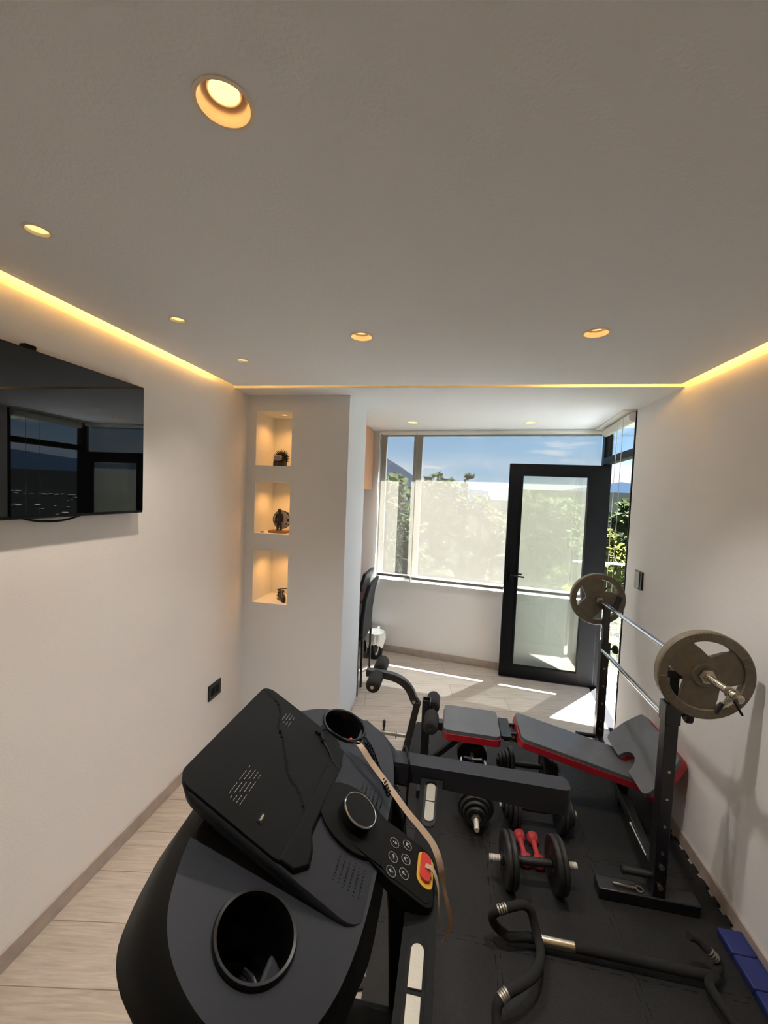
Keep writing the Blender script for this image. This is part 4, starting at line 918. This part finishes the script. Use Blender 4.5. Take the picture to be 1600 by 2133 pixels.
rp_ = [ray3(1435, 1948, .12), ray3(1455, 1958, .11), ray3(1480, 1985, .09), ray3(1498, 2008, .06), ray3(1490, 2030, .045), m1, ray3(1478, 2050, .05), ray3(1498, 2085, .06), ray3(1522, 2120, .06), ray3(1540, 2150, .05)]
rps = spline(rp_, 6); part('curved_handle', MB().tube(rps, .0155, 14), M_foam, pb)
for k in range(4):
    j = 11+k; p0 = rps[j]; d_ = (rps[j+1]-rps[j]).normalized(); part('grip_ring', MB().cyl(p0, p0+d_*.005, .0172, 14), M_silver, pb)
# folded blue mat against the right wall
bm_ = thing('folded_mat', 'blue folded exercise mat lying against the right wall', 'exercise mat', (1.185, 1.4, FZ))
for k, y1_ in enumerate((1.80, 1.70, 1.585, 1.45)):
    y0_ = (1.702, 1.587, 1.452, 1.0)[k]
    part('panel', MB().box(1.128, 1.219, y0_, y1_, FZ, FZ+.03), M_blue, bm_, .007, 3)

# ------------------------------------------------------------------ outside
gr = thing('glass_railing', 'frameless glass railing with pale top rail at the terrace edge', 'railing', (1.9, 4.6, -.01))
part('glass_pane', MB().box(1.25, 2.65, 4.56, 4.572, -.005, 1.09), M_glass, gr)
part('top_rail', MB().box(1.25, 2.65, 4.555, 4.577, 1.09, 1.11), M_white, gr, .002)
single('terrace_mat', MB().lathe([(0, 0), (.17, 0), (.17, .012), (0, .014)], (1.56, 3.63, -.004), n=36), M_rub, 'round dark disc lying on the sunlit terrace floor', 'mat', (1.56, 3.63, -.004))
# ground that falls away from the house
def hz_(x, y):
    d = y-4.6
    return -3.2-.16*max(0, d)-.0006*d*d+1.0*sin(x*.12+1)*cos(y*.1)
def terrain(name, xs, ys, f, m_, label, cat, kind=None):
    v = MB(); G = [[v.bm.verts.new((x, y, f(x, y))) for x in xs] for y in ys]
    for a, b in zip(G, G[1:]):
        for k in range(len(xs)-1): v.bm.faces.new((a[k], a[k+1], b[k+1], b[k]))
    o_ = finish(name, v, m_, (0, 0, 0), smooth=180); o_['kind'] = 'structure'; return o_
terrain('hillside', [-60+k*4 for k in range(51)], [-30+k*4 for k in range(36)], hz_, M_grass, '', '')
def city_z(x, y):
    d = math.hypot(x, y); return -12-.05*d+(.00012*(d-150)**2 if d > 150 else 0)+6*sin(x*.013+y*.009)+(2.5*sin(x*.05)*cos(y*.043))
terrain('city_slope', [120+k*16 for k in range(60)], [-350+k*18 for k in range(80)], lambda x, y: min(city_z(x, y), 8+y*.012), M_city, '', '')
def ridge(name, pts, depth, m_):
    v = MB(); 
    for (x0_, y0_, h0), (x1_, y1_, h1) in zip(pts, pts[1:]):
        v.face([(x0_, y0_, -60), (x1_, y1_, -60), (x1_, y1_, h1), (x0_, y0_, h0)]); v.face([(x0_, y0_, h0), (x1_, y1_, h1), (x1_*1.15, y1_*1.15, -60), (x0_*1.15, y0_*1.15, -60)])
    o_ = finish(name, v, m_, (0, 0, 0), smooth=180); o_['kind'] = 'structure'
ridge('mountain_near', [(-420, 700, 10), (-320, 720, 70), (-250, 740, 108), (-190, 750, 96), (-150, 750, 75), (-105, 760, 50), (-60, 770, 20), (60, 780, 10)], 0, M_haze_near)
ridge('mountain_far', [(300, 1800, 10), (500, 1750, 50), (620, 1700, 75), (690, 1650, 62), (900, 1500, 85), (1200, 1250, 60), (1500, 900, 110), (1750, 500, 70), (1800, 100, 90)], 0, M_haze_far)
terrain('valley_floor', [-3000+k*200 for k in range(31)], [-1000+k*200 for k in range(26)], lambda x, y: -34-6*sin(x*.004)*cos(y*.003), M_city, '', '')
# white houses scattered over the far slope
M_house = mat('house_white', S(120, 117, 112), .8)
v = MB()
for k in range(900):
    a = rad(random.uniform(12, 62)); d = 70+540*random.random()**1.4; x, y = d*cos(a), d*sin(a); s_ = random.uniform(.5, 1.3)*(.5+d/350)
    z = hz_(x, y) if (x < 130 and y < 105) else min(city_z(x, y), 8+y*.012)
    v.obox((x, y, z+s_*.4), (cos(a+k), sin(a+k), 0), (-sin(a+k), cos(a+k), 0), s_, s_*.7, s_*.5)
o = finish('distant_houses', v, M_house, (0, 0, 0), smooth=0); o['label'] = 'white houses of the city scattered over the far valley slope'; o['category'] = 'houses'; o['kind'] = 'stuff'
# trees
def tree(x, y, z0, top, label, lm, style='tall', cr_=1.6, seed=1, dens=900):
    rnd = random.Random(seed); h = top-z0
    t = thing('tree', label, 'tree', (x, y, z0), 'trees beyond the terrace')
    pts = [Vector((x+rnd.uniform(-.1, .1)*k, y, z0+h*.92*k/6)) for k in range(7)]
    tr_ = part('trunk', MB().tube(pts, .1, 8, rs=[.16*h/10*(1-.13*k)+.02 for k in range(7)]), M_trunk, t)
    v = MB(); blobs = []
    nb = 9 if style == 'tall' else 14
    for k in range(nb):
        f = (k+.5)/nb
        if style == 'tall': zz = z0+h*(.52+.45*f); rad_ = cr_*(.35+.65*sin(pi*min(1, .25+.75*(1-f))))
        else: zz = z0+h*(.18+.76*f); rad_ = cr_*(.4+.7*sin(pi*(.15+.75*f)))
        a = rnd.uniform(0, 2*pi); off = rad_*rnd.uniform(.1, .75)
        blobs.append((Vector((x+off*cos(a), y+off*sin(a), zz)), cr_*rnd.uniform(.32, .6)))
    for c_, r_ in blobs:
        q0 = pts[min(6, max(1, int((c_.z-z0)/h*6)-1))]
        for k in range(dens//nb):
            while True:
                p = Vector((rnd.uniform(-1, 1), rnd.uniform(-1, 1), rnd.uniform(-1, 1)))
                if .25 < p.length < 1: break
            p = c_+Vector((p.x*r_, p.y*r_, p.z*r_*.62)); a = Vector((rnd.uniform(-1, 1), rnd.uniform(-1, 1), rnd.uniform(-.6, .6))).normalized(); b = a.cross(Vector((rnd.uniform(-1, 1), rnd.uniform(-1, 1), rnd.uniform(-1, 1)))).normalized()
            s_ = (.07+.016*h if lm is M_leafD else .045+.007*h)*rnd.uniform(.5, 1.2); v.face([p-a*s_, p-b*s_*.5, p+a*s_, p+b*s_*.5])
    part('foliage', v, lm, t, smooth=0)
    m2 = MB()
    for c_, r_ in blobs:
        base = Vector((x, y, c_.z-r_*1.2)); m2.tube([base, (base+c_)/2+Vector((0, 0, -.1*r_)), c_], .03, 6, rs=[.035*h/8, .025*h/8, .012])
    part('branch', m2, M_trunk, t)
# right-hand gap
tree(4.62, 12.3, -5.2, 1.95, 'tall thin eucalyptus with tufted top seen past the open door', M_leafD, 'tall', .8, 3, 1500)
tree(3.98, 11.2, -5.0, 1.35, 'bright yellow-green leafy tree left of the tall eucalyptus', M_leafL, 'round', 1.3, 5, 6000)
tree(5.25, 13.2, -5.5, 1.1, 'dark leafy tree behind the right wall edge, beside the eucalyptus', M_leafD, 'round', 1.2, 8, 2600)
tree(3.35, 8.9, -4.5, -.15, 'low bright bush just below the glass railing', M_leafL, 'round', 1.1, 11, 6000)
tree(2.72, 7.2, -4.0, -.55, 'yellow-green bush close under the terrace railing', M_leafL, 'round', 1.0, 13, 6000)
tree(6.6, 18, -6.5, .6, 'shaded tree filling the slope behind the eucalyptus', M_leafD, 'round', 2.2, 15, 2600)
# behind the window blinds
for k, (px, tp, dist, w_, st) in enumerate([(846, 972, 24, 1.6, 'round'), (822, 975, 20, 1.6, 'round'), (914, 968, 26, 1.6, 'round'), (940, 979, 27, 1.7, 'round'), (893, 984, 27, 1.5, 'round'), (968, 971, 28, .55, 'tall'), (995, 1012, 28, 1.9, 'round'), (1025, 1030, 28, 1.7, 'round'), (1108, 1008, 25, 1.5, 'round'), (1135, 1022, 26, 1.4, 'round'), (1170, 1018, 25, 1.7, 'round'), (1205, 1050, 26, 1.6, 'round')]):
    d = fwd+r2*((px-800)/FPX)-u2*((tp-1066.5)/FPX); k_ = dist/d.y; p = Vector((d.x*k_, d.y*k_, 1.75+d.z*k_))
    lbs = ['large tree in front of the mountain, seen through the left blind', 'dark tree at the far left edge of the left blind', 'round crowned tree, tallest clump right of the window mullion', 'spreading tree just right of the tallest clump behind the wide blind', 'low tree beside the window mullion behind the wide blind', 'lone thin tree with two tufts against the clouds', 'faint tree on the falling ridge behind the wide blind', 'faint tree nearest the left edge of the open door', 'pale tree seen at the left in the door glass', 'small pale tree in the middle of the door glass', 'largest pale tree seen at the right in the door glass', 'lowest tree at the right edge of the door glass']
    tree(p.x, p.y, hz_(p.x, p.y)-.5, p.z, lbs[k], M_leafD, st, w_, 30+k, 1300 if st == 'round' else 500)
